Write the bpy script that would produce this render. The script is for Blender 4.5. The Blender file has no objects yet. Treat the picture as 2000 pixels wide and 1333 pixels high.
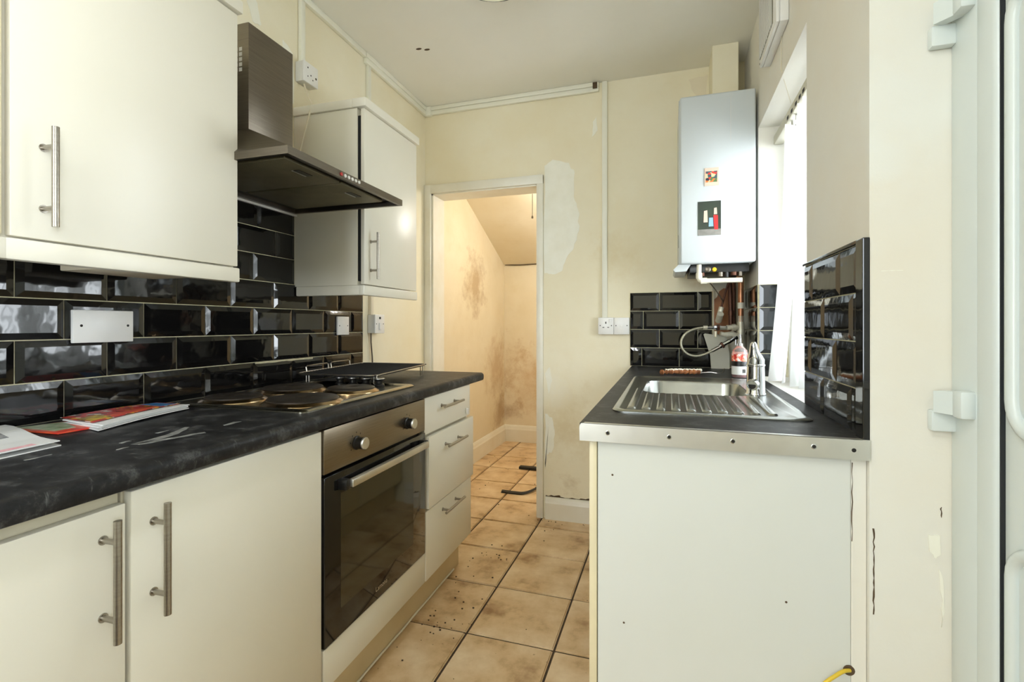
import bpy, bmesh, math, random
from mathutils import Vector, Matrix

random.seed(7)
scene = bpy.context.scene
COL = scene.collection

# ------------------------------------------------------------------ camera
FPX, U0, HORIZON, CAM_Z = 960.0, 1307.0, 635.0, 1.15
YAW = math.atan((U0 - 1000.0) / FPX)
cam_d = bpy.data.cameras.new('camera')
cam_d.sensor_width = 36.0
cam_d.lens = FPX / 2000.0 * 36.0
cam_d.shift_y = -(666.5 - HORIZON) / 2000.0
cam_d.clip_start = 0.02
cam = bpy.data.objects.new('camera', cam_d)
cam.location = (0, 0, CAM_Z)
cam.rotation_euler = (math.pi / 2, 0, YAW)
COL.objects.link(cam)
scene.camera = cam

# ------------------------------------------------------------------ world, light, exposure
world = bpy.data.worlds.new('sky')
scene.world = world
world.use_nodes = True
bg = world.node_tree.nodes['Background']
bg.inputs[0].default_value = (0.93, 0.97, 1.0, 1)
bg.inputs[1].default_value = 2.0
scene.view_settings.view_transform = 'Standard'
scene.view_settings.look = 'None'
scene.view_settings.gamma = 1.0
scene.view_settings.use_curve_mapping = False
scene.view_settings.exposure = 0.60
scene.cycles.max_bounces = 14
scene.cycles.diffuse_bounces = 9


def area(name, loc, rot, sx, sy, power, col):
    l = bpy.data.lights.new(name, 'AREA')
    l.shape = 'RECTANGLE'
    l.size, l.size_y, l.energy, l.color = sx, sy, power, col
    o = bpy.data.objects.new(name, l)
    o.location, o.rotation_euler = loc, rot
    COL.objects.link(o)
    return o


# fill light at two added windows behind the viewer, and daylight at the sink window (outside each pane, aimed in and slightly up, to brighten the ceiling)
area('fill_light_rear', (-1.15, -2.7, 1.72), (math.radians(90), 0, math.radians(-8)), 2.0, 2.2, 114, (0.83, 0.925, 1.0))
area('fill_light_side', (0.80, -0.75, 1.50), (0, math.radians(108), 0), 1.3, 1.3, 37, (0.84, 0.925, 1.0))
area('daylight_sink_window', (0.95, 2.0, 1.55), (0, math.radians(102), 0), 1.3, 1.0, 42, (0.88, 0.95, 1.0))
# fill light of the added batten, unseen behind the camera
area('added_batten_light', (-0.48, -0.55, 2.470), (0, 0, 0), 0.10, 1.15, 9, (0.92, 0.965, 1.0))

# ------------------------------------------------------------------ materials


def lin(c):
    out = []
    for v in c[:3]:
        v = v / 255.0
        out.append(v / 12.92 if v <= 0.04045 else ((v + 0.055) / 1.055) ** 2.4)
    return (out[0], out[1], out[2], 1.0)


class NT:
    def __init__(self, name):
        self.m = bpy.data.materials.new(name)
        self.m.use_nodes = True
        self.t = self.m.node_tree
        self.b = self.t.nodes['Principled BSDF']

    def n(self, kind, **kw):
        nd = self.t.nodes.new(kind)
        for k, v in kw.items():
            setattr(nd, k, v)
        return nd

    def l(self, a, b):
        self.t.links.new(a, b)

    def coord(self, scale=(1, 1, 1), rnd=False):
        tc = self.n('ShaderNodeTexCoord')
        mp = self.n('ShaderNodeMapping')
        mp.inputs['Scale'].default_value = scale
        self.l(tc.outputs['Object'], mp.inputs['Vector'])
        if rnd:
            oi = self.n('ShaderNodeObjectInfo')
            mu = self.n('ShaderNodeMath', operation='MULTIPLY')
            mu.inputs[1].default_value = 37.0
            self.l(oi.outputs['Random'], mu.inputs[0])
            cb = self.n('ShaderNodeCombineXYZ')
            self.l(mu.outputs[0], cb.inputs[0])
            self.l(mu.outputs[0], cb.inputs[1])
            self.l(cb.outputs[0], mp.inputs['Location'])
        return mp.outputs['Vector']

    def noise(self, vec, scale, detail=4, rough=0.55):
        nz = self.n('ShaderNodeTexNoise')
        nz.inputs['Scale'].default_value = scale
        nz.inputs['Detail'].default_value = detail
        nz.inputs['Roughness'].default_value = rough
        self.l(vec, nz.inputs['Vector'])
        return nz.outputs['Fac']

    def ramp(self, fac, stops):
        r = self.n('ShaderNodeValToRGB')
        el = r.color_ramp.elements
        while len(el) < len(stops):
            el.new(0.5)
        for e, (p, c) in zip(el, stops):
            e.position, e.color = p, c
        self.l(fac, r.inputs['Fac'])
        return r.outputs['Color']

    def mix(self, fac, a, b):
        m = self.n('ShaderNodeMix', data_type='RGBA')
        if isinstance(fac, float):
            m.inputs[0].default_value = fac
        else:
            self.l(fac, m.inputs[0])
        for i, v in ((6, a), (7, b)):
            if isinstance(v, tuple):
                m.inputs[i].default_value = v
            else:
                self.l(v, m.inputs[i])
        return m.outputs[2]

    def bump(self, fac, strength, dist=0.002):
        bp = self.n('ShaderNodeBump')
        bp.inputs['Strength'].default_value = strength
        bp.inputs['Distance'].default_value = dist
        self.l(fac, bp.inputs['Height'])
        self.l(bp.outputs['Normal'], self.b.inputs['Normal'])

    def set(self, col=None, rough=0.5, metal=0.0, spec=0.5, coat=0.0):
        if col is not None:
            if isinstance(col, tuple):
                self.b.inputs['Base Color'].default_value = col
            else:
                self.l(col, self.b.inputs['Base Color'])
        if isinstance(rough, (int, float)):
            self.b.inputs['Roughness'].default_value = rough
        else:
            self.l(rough, self.b.inputs['Roughness'])
        self.b.inputs['Metallic'].default_value = metal
        self.b.inputs['Specular IOR Level'].default_value = spec
        self.b.inputs['Coat Weight'].default_value = coat
        return self


def plain(name, c, rough=0.5, metal=0.0, spec=0.5, c2=None, vs=8.0, bump=0.0, bs=60.0, coat=0.0, stretch=(1, 1, 1)):
    t = NT(name)
    v = t.coord(stretch)
    c2 = c2 or tuple(max(0, x * 0.96) for x in c)
    col = t.ramp(t.noise(v, vs), [(0.3, lin(c2)), (0.7, lin(c))])
    t.set(col, rough, metal, spec, coat)
    if bump:
        t.bump(t.noise(v, bs), bump)
    return t.m


M = {}


def wall_mat(name, base, stain, pale, amount=0.5, pale_t=0.70, spots=()):
    t = NT(name)
    v = t.coord()
    big = t.ramp(t.noise(v, 1.6, 5, 0.6), [(0.35, lin(base)), (0.75, lin(stain))])
    small = t.noise(v, 5.5, 6, 0.65)
    m1 = t.ramp(small, [(0.55, (0, 0, 0, 1)), (0.8, (amount, amount, amount, 1))])
    c1 = t.mix(m1, big, lin(stain))
    pk = t.ramp(t.noise(v, 2.7, 3, 0.5), [(pale_t, (0, 0, 0, 1)), (pale_t + 0.10, (0.8, 0.8, 0.8, 1))])
    c2 = t.mix(pk, c1, lin(pale))
    for (px, py, pz, rad, col, thr, amt) in spots:
        ge = t.n('ShaderNodeNewGeometry')
        vm = t.n('ShaderNodeVectorMath', operation='DISTANCE')
        vm.inputs[1].default_value = (px, py, pz)
        t.l(ge.outputs['Position'], vm.inputs[0])
        mr = t.n('ShaderNodeMapRange')
        mr.inputs[1].default_value, mr.inputs[2].default_value = 0.0, rad
        mr.inputs[3].default_value, mr.inputs[4].default_value = 0.35, -0.35
        t.l(vm.outputs['Value'], mr.inputs[0])
        ad = t.n('ShaderNodeMath', operation='ADD')
        t.l(mr.outputs[0], ad.inputs[0])
        t.l(t.noise(v, 7.0, 6, 0.7), ad.inputs[1])
        k = t.ramp(ad.outputs[0], [(thr, (0, 0, 0, 1)), (min(thr + 0.3, 1), (amt, amt, amt, 1))])
        c2 = t.mix(k, c2, lin(col))
    t.set(c2, 0.62, 0, 0.35)
    t.bump(t.noise(v, 14, 6, 0.6), 0.35, 0.004)
    return t.m


HALLX = -1.56
M['wall'] = wall_mat('cream_wall_paint', (234, 228, 206), (226, 215, 183), (226, 220, 198), spots=((-0.58, 2.85, 0.55, 0.5, (206, 186, 142), 0.55, 0.5), (-0.66, 2.85, 0.75, 0.30, (236, 232, 216), 0.62, 0.8), (-0.56, 2.85, 0.20, 0.22, (176, 152, 108), 0.6, 0.6), (-0.30, 2.85, 1.55, 0.5, (214, 194, 148), 0.6, 0.4), (0.15, 2.85, 1.42, 0.3, (206, 178, 130), 0.6, 0.5)))
M['hall'] = wall_mat('stained_hall_paint', (228, 219, 197), (216, 203, 173), (230, 222, 202), 0.8, 0.72, spots=((HALLX, 3.85, 1.50, 0.55, (160, 126, 82), 0.5, 0.6), (HALLX, 4.4, 0.75, 0.7, (176, 140, 92), 0.5, 0.5), (HALLX, 4.5, 0.3, 0.45, (150, 116, 76), 0.5, 0.6), (-1.2, 4.63, 0.6, 0.7, (190, 152, 98), 0.5, 0.5)))
M['reveal'] = wall_mat('pale_end_wall_paint', (225, 224, 217), (223, 216, 201), (226, 227, 222), 0.4, 0.60)
M['ceiling'] = plain('ceiling_paint', (234, 233, 226), 0.8, c2=(229, 227, 217), vs=1.5, bump=0.15, bs=25)
M['plaster'] = plain('bare_plaster', (240, 239, 228), 0.8, c2=(231, 229, 214), vs=9, bump=0.2, bs=40)
M['trim'] = plain('white_gloss_trim', (231, 229, 218), 0.35, c2=(222, 217, 200), vs=5)
M['upvc'] = plain('white_upvc', (214, 221, 220), 0.28, c2=(210, 218, 217), vs=3)
M['gasket'] = plain('black_rubber', (28, 30, 34), 0.6)
M['cream'] = plain('cream_cabinet_gloss', (229, 225, 212), 0.3, c2=(226, 222, 207), vs=2)
M['cream_edge'] = plain('cream_edge_band', (224, 212, 178), 0.4)
M['panel'] = plain('off_white_end_panel', (212, 214, 210), 0.38, c2=(209, 211, 205), vs=3)
M['dark_gap'] = plain('dark_gap', (22, 21, 20), 0.8)
M['grout'] = plain('grout_cream', (216, 209, 178), 0.85, c2=(180, 172, 140), vs=30)
M['carcass'] = plain('cabinet_carcass', (205, 196, 170), 0.6)
M['plinth'] = plain('plinth_board', (212, 196, 160), 0.45, c2=(200, 182, 143), vs=4)
M['steel'] = plain('brushed_steel', (176, 170, 160), 0.30, 1.0, c2=(160, 154, 144), vs=6, stretch=(1, 1, 30))
M['dark_steel'] = plain('warm_brushed_steel', (128, 120, 108), 0.36, 1.0, c2=(116, 108, 97), vs=9, stretch=(1, 1, 25))
M['oven_steel'] = plain('oven_steel', (150, 138, 120), 0.34, 1.0, c2=(138, 126, 108), vs=9, stretch=(1, 1, 40))
M['sink_steel'] = plain('sink_steel', (188, 190, 186), 0.24, 1.0, c2=(164, 166, 162), vs=9)
M['strip_steel'] = plain('edge_strip_steel', (232, 231, 226), 0.34, 1.0, c2=(208, 207, 202), vs=5)
M['chrome'] = plain('chrome', (222, 224, 226), 0.08, 1.0)
M['filter'] = plain('grease_filter', (128, 122, 98), 0.5, 0.7, c2=(112, 106, 84), vs=14, bump=0.6, bs=320)
M['hood_under'] = plain('hood_underside', (62, 56, 47), 0.4, 0.7)
M['black_glass'] = plain('black_oven_glass', (17, 15, 14), 0.06, 0, 0.6)
M['oven_window'] = plain('oven_window_glass', (44, 42, 28), 0.05, 0, 0.7)  # olive colour stands in for the greenish reflection in the glass
M['hotplate'] = plain('hotplate_iron', (46, 41, 36), 0.45, 0.4, c2=(58, 50, 42), vs=18)
M['plate_rim'] = plain('hotplate_rim_steel', (190, 172, 138), 0.2, 1.0, c2=(160, 120, 72), vs=10)
M['hob'] = plain('hob_steel', (176, 172, 158), 0.22, 1.0, c2=(150, 144, 128), vs=7)
M['black'] = plain('black_plastic', (24, 23, 22), 0.35)
M['rack'] = plain('rack_black_enamel', (30, 29, 28), 0.55, bump=0.8, bs=160)
M['white'] = plain('white_plastic', (232, 231, 228), 0.32)
M['smear'] = plain('dried_smear', (150, 150, 146), 0.6, c2=(96, 96, 94), vs=40)
M['grey_plate'] = plain('pale_grey_plastic', (214, 212, 206), 0.4)
M['hole'] = plain('dark_hole', (30, 27, 24), 0.8)
M['boiler'] = plain('boiler_white', (198, 204, 205), 0.3, c2=(195, 201, 203), vs=2)
M['copper'] = plain('copper_pipe', (196, 138, 100), 0.35, 0.7, c2=(150, 100, 72), vs=16)
M['old_copper'] = plain('tarnished_copper', (104, 68, 52), 0.45, 0.7, c2=(74, 50, 42), vs=14)
M['brass'] = plain('limed_brass', (196, 186, 158), 0.45, 0.4, c2=(226, 222, 206), vs=30)
M['braid'] = plain('braided_hose', (186, 181, 160), 0.45, 0.6, c2=(150, 146, 126), vs=240)
M['pipe_white'] = plain('white_waste_pipe', (228, 222, 202), 0.35)
M['wood'] = plain('brown_board', (172, 118, 76), 0.7, c2=(134, 86, 56), vs=7)
M['board'] = plain('pale_board', (206, 203, 188), 0.6, c2=(192, 188, 170), vs=6)
M['blind'] = None
M['black_strip'] = plain('black_strip', (20, 20, 20), 0.5)
M['red'] = plain('red_plastic', (176, 42, 40), 0.4)
M['yellow'] = plain('yellow_cap', (240, 196, 30), 0.4)
M['green'] = plain('green_insulation', (70, 126, 50), 0.5)
M['earth_yellow'] = plain('yellow_insulation', (224, 190, 50), 0.5)
M['brick_red'] = plain('exposed_red_plaster', (176, 116, 88), 0.9, c2=(206, 166, 138), vs=30)
M['dirt'] = plain('dark_dirt', (66, 52, 38), 0.9, c2=(98, 78, 54), vs=30)
M['paper'] = plain('white_paper', (228, 228, 226), 0.7, c2=(218, 218, 216), vs=12)
M['cord'] = plain('dark_cord', (96, 84, 66), 0.7)
M['trunk'] = plain('trunking_plastic', (232, 231, 218), 0.4, c2=(226, 224, 208), vs=4)
M['cable'] = plain('cream_cable', (224, 214, 190), 0.5)
M['red_plaster_edge'] = M['brick_red']

t = NT('black_glazed_tile')
v = t.coord()
t.set(lin((17, 16, 16)), 0.055, 0, 0.55)
t.bump(t.noise(v, 16, 2), 0.16, 0.004)
M['tile'] = t.m

t = NT('beige_floor_tile')
v = t.coord(rnd=True)
nz = t.noise(v, 5.5, 5, 0.6)
c = t.ramp(nz, [(0.30, lin((150, 114, 76))), (0.46, lin((208, 178, 136))), (0.70, lin((232, 210, 176)))])
sp = t.ramp(t.noise(v, 60, 2), [(0.70, (0, 0, 0, 1)), (0.76, (0.6, 0.6, 0.6, 1))])
c = t.mix(sp, c, lin((128, 92, 58)))
t.set(c, 0.34, 0, 0.45)
t.bump(t.noise(v, 20, 4), 0.15, 0.003)
M['floor_tile'] = t.m
M['floor_grout'] = plain('floor_grout', (58, 46, 38), 0.9, c2=(84, 66, 50), vs=20)

t = NT('charcoal_laminate')
v = t.coord()
c = t.ramp(t.noise(v, 18, 9, 0.75), [(0.36, lin((22, 22, 23))), (0.52, lin((36, 36, 37))), (0.68, lin((84, 84, 84)))])
w = t.coord((3, 14, 3))
sc = t.ramp(t.noise(w, 6, 4, 0.7), [(0.62, (0, 0, 0, 1)), (0.78, (0.40, 0.40, 0.40, 1))])
c = t.mix(sc, c, lin((140, 140, 138)))
t.set(c, 0.42, 0, 0.22)
t.bump(t.noise(v, 90, 4), 0.10, 0.001)
M['worktop'] = t.m

t = NT('vertical_blind_fabric')
t.set((0.80, 0.81, 0.81, 1), 0.8, 0, 0.2)
tr = t.n('ShaderNodeBsdfTranslucent')
tr.inputs[0].default_value = (0.9, 0.9, 0.88, 1)
ms = t.n('ShaderNodeMixShader')
ms.inputs[0].default_value = 0.42
t.l(t.b.outputs[0], ms.inputs[1])
t.l(tr.outputs[0], ms.inputs[2])
t.l(ms.outputs[0], t.t.nodes['Material Output'].inputs['Surface'])
M['blind'] = t.m

t = NT('window_glass')
tp = t.n('ShaderNodeBsdfTransparent')
gl = t.n('ShaderNodeBsdfGlossy')
gl.inputs['Roughness'].default_value = 0.02
fr = t.n('ShaderNodeFresnel')
fr.inputs[0].default_value = 1.45
ms = t.n('ShaderNodeMixShader')
t.l(fr.outputs[0], ms.inputs[0])
t.l(tp.outputs[0], ms.inputs[1])
t.l(gl.outputs[0], ms.inputs[2])
t.l(ms.outputs[0], t.t.nodes['Material Output'].inputs['Surface'])
M['glass'] = t.m

t = NT('lamp_glass')
t.set(lin((214, 218, 190)), 0.25, 0, 0.5)
t.b.inputs['Emission Color'].default_value = (1, 1, 0.88, 1)
t.b.inputs['Emission Strength'].default_value = 0.12
M['lamp_glass'] = t.m

t = NT('bottle_plastic')
t.set((0.93, 0.90, 0.88, 1), 0.08, 0, 0.5)
t.b.inputs['Transmission Weight'].default_value = 0.85
M['bottle'] = t.m
M['soap'] = plain('red_soap', (150, 26, 40), 0.15)

t = NT('soap_label')
v = t.coord()
c = t.ramp(t.noise(v, 70, 2), [(0.40, lin((238, 232, 226))), (0.46, lin((236, 120, 92))), (0.6, lin((200, 44, 46)))])
c.node.color_ramp.interpolation = 'CONSTANT'
t.set(c, 0.4)
M['label_top'] = t.m

t = NT('leaflet_print')
v = t.coord((8, 14, 8))
vo = t.n('ShaderNodeTexVoronoi')
vo.inputs['Scale'].default_value = 7.0
t.l(v, vo.inputs['Vector'])
sp = t.n('ShaderNodeSeparateColor')
t.l(vo.outputs['Color'], sp.inputs[0])
c = t.ramp(sp.outputs[0], [(0.0, lin((196, 32, 34))), (0.30, lin((206, 60, 44))), (0.42, lin((96, 56, 40))), (0.72, lin((238, 196, 44))), (0.84, lin((196, 30, 36))), (0.92, lin((232, 226, 216)))])
c.node.color_ramp.interpolation = 'CONSTANT'
t.set(c, 0.35)
M['leaflet'] = t.m
M['leaflet_blue'] = plain('leaflet_blue', (40, 120, 190), 0.35, c2=(90, 150, 200), vs=30)
M['leaflet_yellow'] = plain('leaflet_yellow', (238, 200, 40), 0.35, c2=(60, 40, 20), vs=60)
M['leaflet_red'] = plain('leaflet_red', (206, 40, 38), 0.35, c2=(220, 110, 60), vs=20)
M['leaflet_green'] = plain('leaflet_green', (90, 130, 60), 0.35, c2=(200, 200, 180), vs=40)
M['pink'] = plain('pink_print', (226, 120, 140), 0.6, c2=(236, 214, 214), vs=40)
M['ink'] = plain('grey_ink', (70, 70, 74), 0.7, c2=(190, 190, 190), vs=90)

t = NT('magnet_picture')
v = t.coord()
vo = t.n('ShaderNodeTexVoronoi')
vo.inputs['Scale'].default_value = 75
t.l(v, vo.inputs['Vector'])
sp = t.n('ShaderNodeSeparateColor')
t.l(vo.outputs['Color'], sp.inputs[0])
c = t.ramp(sp.outputs[1], [(0.0, lin((226, 120, 60))), (0.22, lin((60, 84, 96))), (0.42, lin((200, 60, 50))), (0.58, lin((206, 196, 150))), (0.75, lin((84, 120, 70))), (0.88, lin((40, 46, 60)))])
c.node.color_ramp.interpolation = 'CONSTANT'
t.set(c, 0.4)
M['magnet_pic'] = t.m
M['photo_dark'] = plain('photo_background', (46, 50, 48), 0.3, c2=(58, 72, 56), vs=14)
M['photo_floor'] = plain('photo_ground', (150, 146, 140), 0.3, c2=(120, 118, 112), vs=30)
M['photo_blue'] = plain('photo_blue', (140, 180, 220), 0.3)
M['photo_red'] = plain('photo_red', (206, 50, 52), 0.3, c2=(190, 44, 46))
M['photo_skin'] = plain('photo_pale', (222, 196, 176), 0.3)
M['bristle'] = plain('rusty_bristle', (166, 106, 58), 0.8, c2=(120, 70, 40), vs=60, bump=0.8, bs=200)

# ------------------------------------------------------------------ geometry helpers


def new():
    return bmesh.new()


def box(bm, x0, x1, y0, y1, z0, z1, bev=0.0, seg=2):
    if x0 > x1: x0, x1 = x1, x0
    if y0 > y1: y0, y1 = y1, y0
    if z0 > z1: z0, z1 = z1, z0
    vs = [bm.verts.new(p) for p in ((x0, y0, z0), (x1, y0, z0), (x1, y1, z0), (x0, y1, z0),
                                    (x0, y0, z1), (x1, y0, z1), (x1, y1, z1), (x0, y1, z1))]
    fs = [bm.faces.new([vs[i] for i in f]) for f in ((3, 2, 1, 0), (4, 5, 6, 7), (0, 1, 5, 4), (1, 2, 6, 5), (2, 3, 7, 6), (3, 0, 4, 7))]
    if bev:
        es = set(e for f in fs for e in f.edges)
        bmesh.ops.bevel(bm, geom=list(es), offset=bev, segments=seg, affect='EDGES', profile=0.5)
    return bm


def frame_of(d):
    d = Vector(d).normalized()
    a = Vector((0, 0, 1)) if abs(d.z) < 0.9 else Vector((1, 0, 0))
    u = d.cross(a).normalized()
    return u, d.cross(u).normalized()


def tube(bm, pts, r, seg=12, closed=False):
    pts = [Vector(p) for p in pts]
    n = len(pts)
    rr = r if isinstance(r, (list, tuple)) else [r] * n
    rings = []
    u = None
    for i, p in enumerate(pts):
        if closed:
            d = pts[(i + 1) % n] - pts[i - 1]
        else:
            d = pts[min(i + 1, n - 1)] - pts[max(i - 1, 0)]
        d.normalize()
        if u is None:
            u, w = frame_of(d)
        else:
            u = (u - d * u.dot(d)).normalized()
            w = d.cross(u)
        rings.append([bm.verts.new(p + (u * math.cos(2 * math.pi * k / seg) + w * math.sin(2 * math.pi * k / seg)) * rr[i]) for k in range(seg)])
    m = n if closed else n - 1
    for i in range(m):
        a, b = rings[i], rings[(i + 1) % n]
        for k in range(seg):
            bm.faces.new((a[k], a[(k + 1) % seg], b[(k + 1) % seg], b[k]))
    if not closed:
        bm.faces.new(rings[0][::-1])
        bm.faces.new(rings[-1])
    return bm


def cyl(bm, p0, p1, r, seg=20, r2=None):
    return tube(bm, [p0, p1], [r, r if r2 is None else r2], seg)


def lathe(bm, prof, c, seg=28, axis=(0, 0, 1)):
    ax = Vector(axis).normalized()
    u, w = frame_of(ax)
    c = Vector(c)
    rings = []
    for r, h in prof:
        rings.append([bm.verts.new(c + ax * h + (u * math.cos(2 * math.pi * k / seg) + w * math.sin(2 * math.pi * k / seg)) * max(r, 1e-5)) for k in range(seg)])
    for a, b in zip(rings, rings[1:]):
        for k in range(seg):
            bm.faces.new((a[k], a[(k + 1) % seg], b[(k + 1) % seg], b[k]))
    bm.faces.new(rings[0][::-1])
    bm.faces.new(rings[-1])
    return bm


def prism(bm, pts, d):
    """closed polygon pts (3D) extruded by vector d"""
    d = Vector(d)
    a = [bm.verts.new(Vector(p)) for p in pts]
    b = [bm.verts.new(Vector(p) + d) for p in pts]
    n = len(a)
    bm.faces.new(a[::-1])
    bm.faces.new(b)
    for i in range(n):
        bm.faces.new((a[i], a[(i + 1) % n], b[(i + 1) % n], b[i]))
    return bm


ORG = {}


def obj(name, bm, mat, parent=None, smooth=False, shift=True):
    bmesh.ops.recalc_face_normals(bm, faces=bm.faces)
    me = bpy.data.meshes.new(name)
    bm.to_mesh(me)
    bm.free()
    me.materials.append(M[mat] if isinstance(mat, str) else mat)
    if smooth:
        me.shade_smooth()
        try:
            me.set_sharp_from_angle(angle=math.radians(40))
        except Exception:
            pass
    xs = [v.co for v in me.vertices]
    c = Vector(((min(p.x for p in xs) + max(p.x for p in xs)) / 2, (min(p.y for p in xs) + max(p.y for p in xs)) / 2, min(p.z for p in xs)))
    me.transform(Matrix.Translation(-c))
    o = bpy.data.objects.new(name, me)
    COL.objects.link(o)
    ORG[o.name] = c
    if parent:
        o.parent = parent
        o.location = c - ORG[parent.name]
    else:
        o.location = c
    return o


def tag(o, label, cat, group=None):
    o['label'] = label
    o['category'] = cat
    if group:
        o['group'] = group
    return o


def struct(o, label=None):
    o['kind'] = 'structure'
    if label:
        o['label'] = label
    return o


def thing(name, loc, label=None, cat=None, group=None):
    o = bpy.data.objects.new(name, None)
    o.empty_display_size = 0.05
    o.location = loc
    COL.objects.link(o)
    ORG[o.name] = Vector(loc)
    if label:
        tag(o, label, cat, group)
    return o


def bx(name, mat, parent, x0, x1, y0, y1, z0, z1, bev=0.0, seg=2):
    return obj(name, box(new(), x0, x1, y0, y1, z0, z1, bev, seg), mat, parent, smooth=bev > 0)


# ------------------------------------------------------------------ key dimensions (metres)
WL = -1.474      # left wall
WR = 0.38        # right wall
DR = 0.512       # door plane on the right
YB = 2.85        # back wall
YR = -1.6        # wall behind the camera
YE = 1.15        # end of the thick right wall
ZT = 2.545       # ceiling
WT = 0.91        # left worktop top
WTR = 0.92       # right worktop top
LEFT = []        # top-level things of the left run

# ================================================================== SETTING
floor = struct(obj('floor', box(new(), -1.75, 0.75, YR - 0.1, 4.75, -0.12, -0.006), 'floor_grout'))
PX, PY = 0.334, 0.340
tile_cache = {}


def floor_tile(w, h):
    key = (round(w, 3), round(h, 3))
    if key not in tile_cache:
        bm = box(new(), -w / 2, w / 2, -h / 2, h / 2, -0.006, 0.0)
        es = [e for e in bm.edges if all(v.co.z > -0.001 for v in e.verts)]
        bmesh.ops.bevel(bm, geom=es, offset=0.004, segments=2, affect='EDGES')
        bmesh.ops.recalc_face_normals(bm, faces=bm.faces)
        me = bpy.data.meshes.new('floor_tile')
        bm.to_mesh(me)
        bm.free()
        me.materials.append(M['floor_tile'])
        tile_cache[key] = me
    return tile_cache[key]


for i in range(-3, 4):
    for j in range(-5, 9):
        x0, x1 = -0.722 + PX * i, -0.722 + PX * (i + 1)
        y0, y1 = 1.70 + PY * j, 1.70 + PY * (j + 1)
        x0, x1 = max(x0, -1.56), min(x1, 0.5)
        y1 = min(y1, 4.64)
        if y0 > 2.85:
            x1 = min(x1, -0.3)
        if x1 - x0 < 0.03 or y1 - y0 < 0.03:
            continue
        g = 0.0041
        o = bpy.data.objects.new('tile', floor_tile(x1 - x0 - 2 * g, y1 - y0 - 2 * g))
        o.parent = floor
        o.location = Vector(((x0 + x1) / 2, (y0 + y1) / 2, random.uniform(-0.0008, 0.0008))) - ORG[floor.name]
        o.rotation_euler = (random.uniform(-.002, .002), random.uniform(-.002, .002), 0)
        COL.objects.link(o)

wall_left = struct(obj('wall_left', box(new(), WL - 0.12, WL, YR, YB + 0.02, 0, ZT), 'wall'))
LEFT.append(wall_left)

# back wall with doorway (opening x -1.455..-0.755, z 0..1.995)
DX0, DX1, DZ = -1.462, -0.745, 2.0
bm = new()
box(bm, -1.75, DX0, YB, YB + 0.15, 0, ZT)
box(bm, DX1, 0.62, YB, YB + 0.15, 0, ZT)
box(bm, DX0, DX1, YB, YB + 0.15, DZ, ZT)
wall_back = struct(obj('wall_back', bm, 'wall'))

# right wall with window opening, thick, ending in a pale end face towards the camera
WY0, WY1, WZ0, WZ1 = 1.62, 2.43, 0.90, 2.03
bm = new()
box(bm, WR, 0.66, YE, WY0, 0, ZT)
box(bm, WR, 0.66, WY1, YB, 0, ZT)
box(bm, WR, 0.66, WY0, WY1, 0, WZ0)
box(bm, WR, 0.66, WY0, WY1, WZ1, ZT)
wall_right = struct(obj('wall_right', bm, 'reveal'))
bm = new()  # near right wall, left open for the added side window
box(bm, DR + 0.02, DR + 0.14, YR, -1.40, 0, ZT)
box(bm, DR + 0.02, DR + 0.14, -0.10, 0.10, 0, ZT)
box(bm, DR + 0.02, DR + 0.14, -1.40, -0.10, 0, 0.85)
box(bm, DR + 0.02, DR + 0.14, -1.40, -0.10, 2.15, ZT)
box(bm, DR + 0.02, DR + 0.14, 0.10, YE, 2.10, ZT)
struct(obj('wall_right_near', bm, 'reveal'))
# wall behind the camera, left open for an added window that lets in fill light
bm = new()
box(bm, -1.75, -1.40, YR - 0.15, YR, 0, ZT)
box(bm, -0.60, 0.75, YR - 0.15, YR, 0, ZT)
box(bm, -1.40, -0.60, YR - 0.15, YR, 0, 0.70)
box(bm, -1.40, -0.60, YR - 0.15, YR, 2.44, ZT)
struct(obj('wall_rear', bm, 'wall'))
struct(obj('ceiling', box(new(), -1.75, 0.75, YR - 0.15, YB + 0.15, ZT, ZT + 0.1), 'ceiling'))
ceiling = bpy.data.objects['ceiling']
# hall beyond the doorway
HL, HB, HR = -1.56, 4.63, -0.28
struct(obj('wall_hall_left', box(new(), HL - 0.1, HL, YB + 0.15, HB + 0.1, 0, ZT), 'hall'))
struct(obj('wall_hall_back', box(new(), HL, HR, HB, HB + 0.1, 0, ZT), 'hall'))
struct(obj('wall_hall_right', box(new(), HR, HR + 0.1, YB + 0.15, HB + 0.1, 0, ZT), 'hall'))
bm = new()
prism(bm, [(HL, HB, 1.74), (HL, YB + 0.15, 2.46), (HL, YB + 0.15, 2.64), (HL, HB, 2.64)], (HR - HL, 0, 0))
struct(obj('ceiling_hall', bm, 'hall'), 'sloping plaster soffit over the hall beyond the doorway')


def skirting(name, pts, d, parent=None, mat='trim'):
    return obj(name, prism(new(), pts, d), mat, parent)


SK = [(0, 0), (0.020, 0), (0.020, 0.095), (0.016, 0.105), (0.012, 0.118), (0.006, 0.128), (0, 0.130)]
struct(skirting('baseboard_back', [(-0.70, YB - a, b) for a, b in SK], (0.50, 0, 0)))
struct(skirting('baseboard_hall_left', [(HL + a, YB + 0.16, b * 1.25) for a, b in SK], (0, HB - YB - 0.16, 0)))
struct(skirting('baseboard_hall_back', [(HL, HB - a, b * 1.25) for a, b in SK], (HR - HL, 0, 0)))

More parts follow.
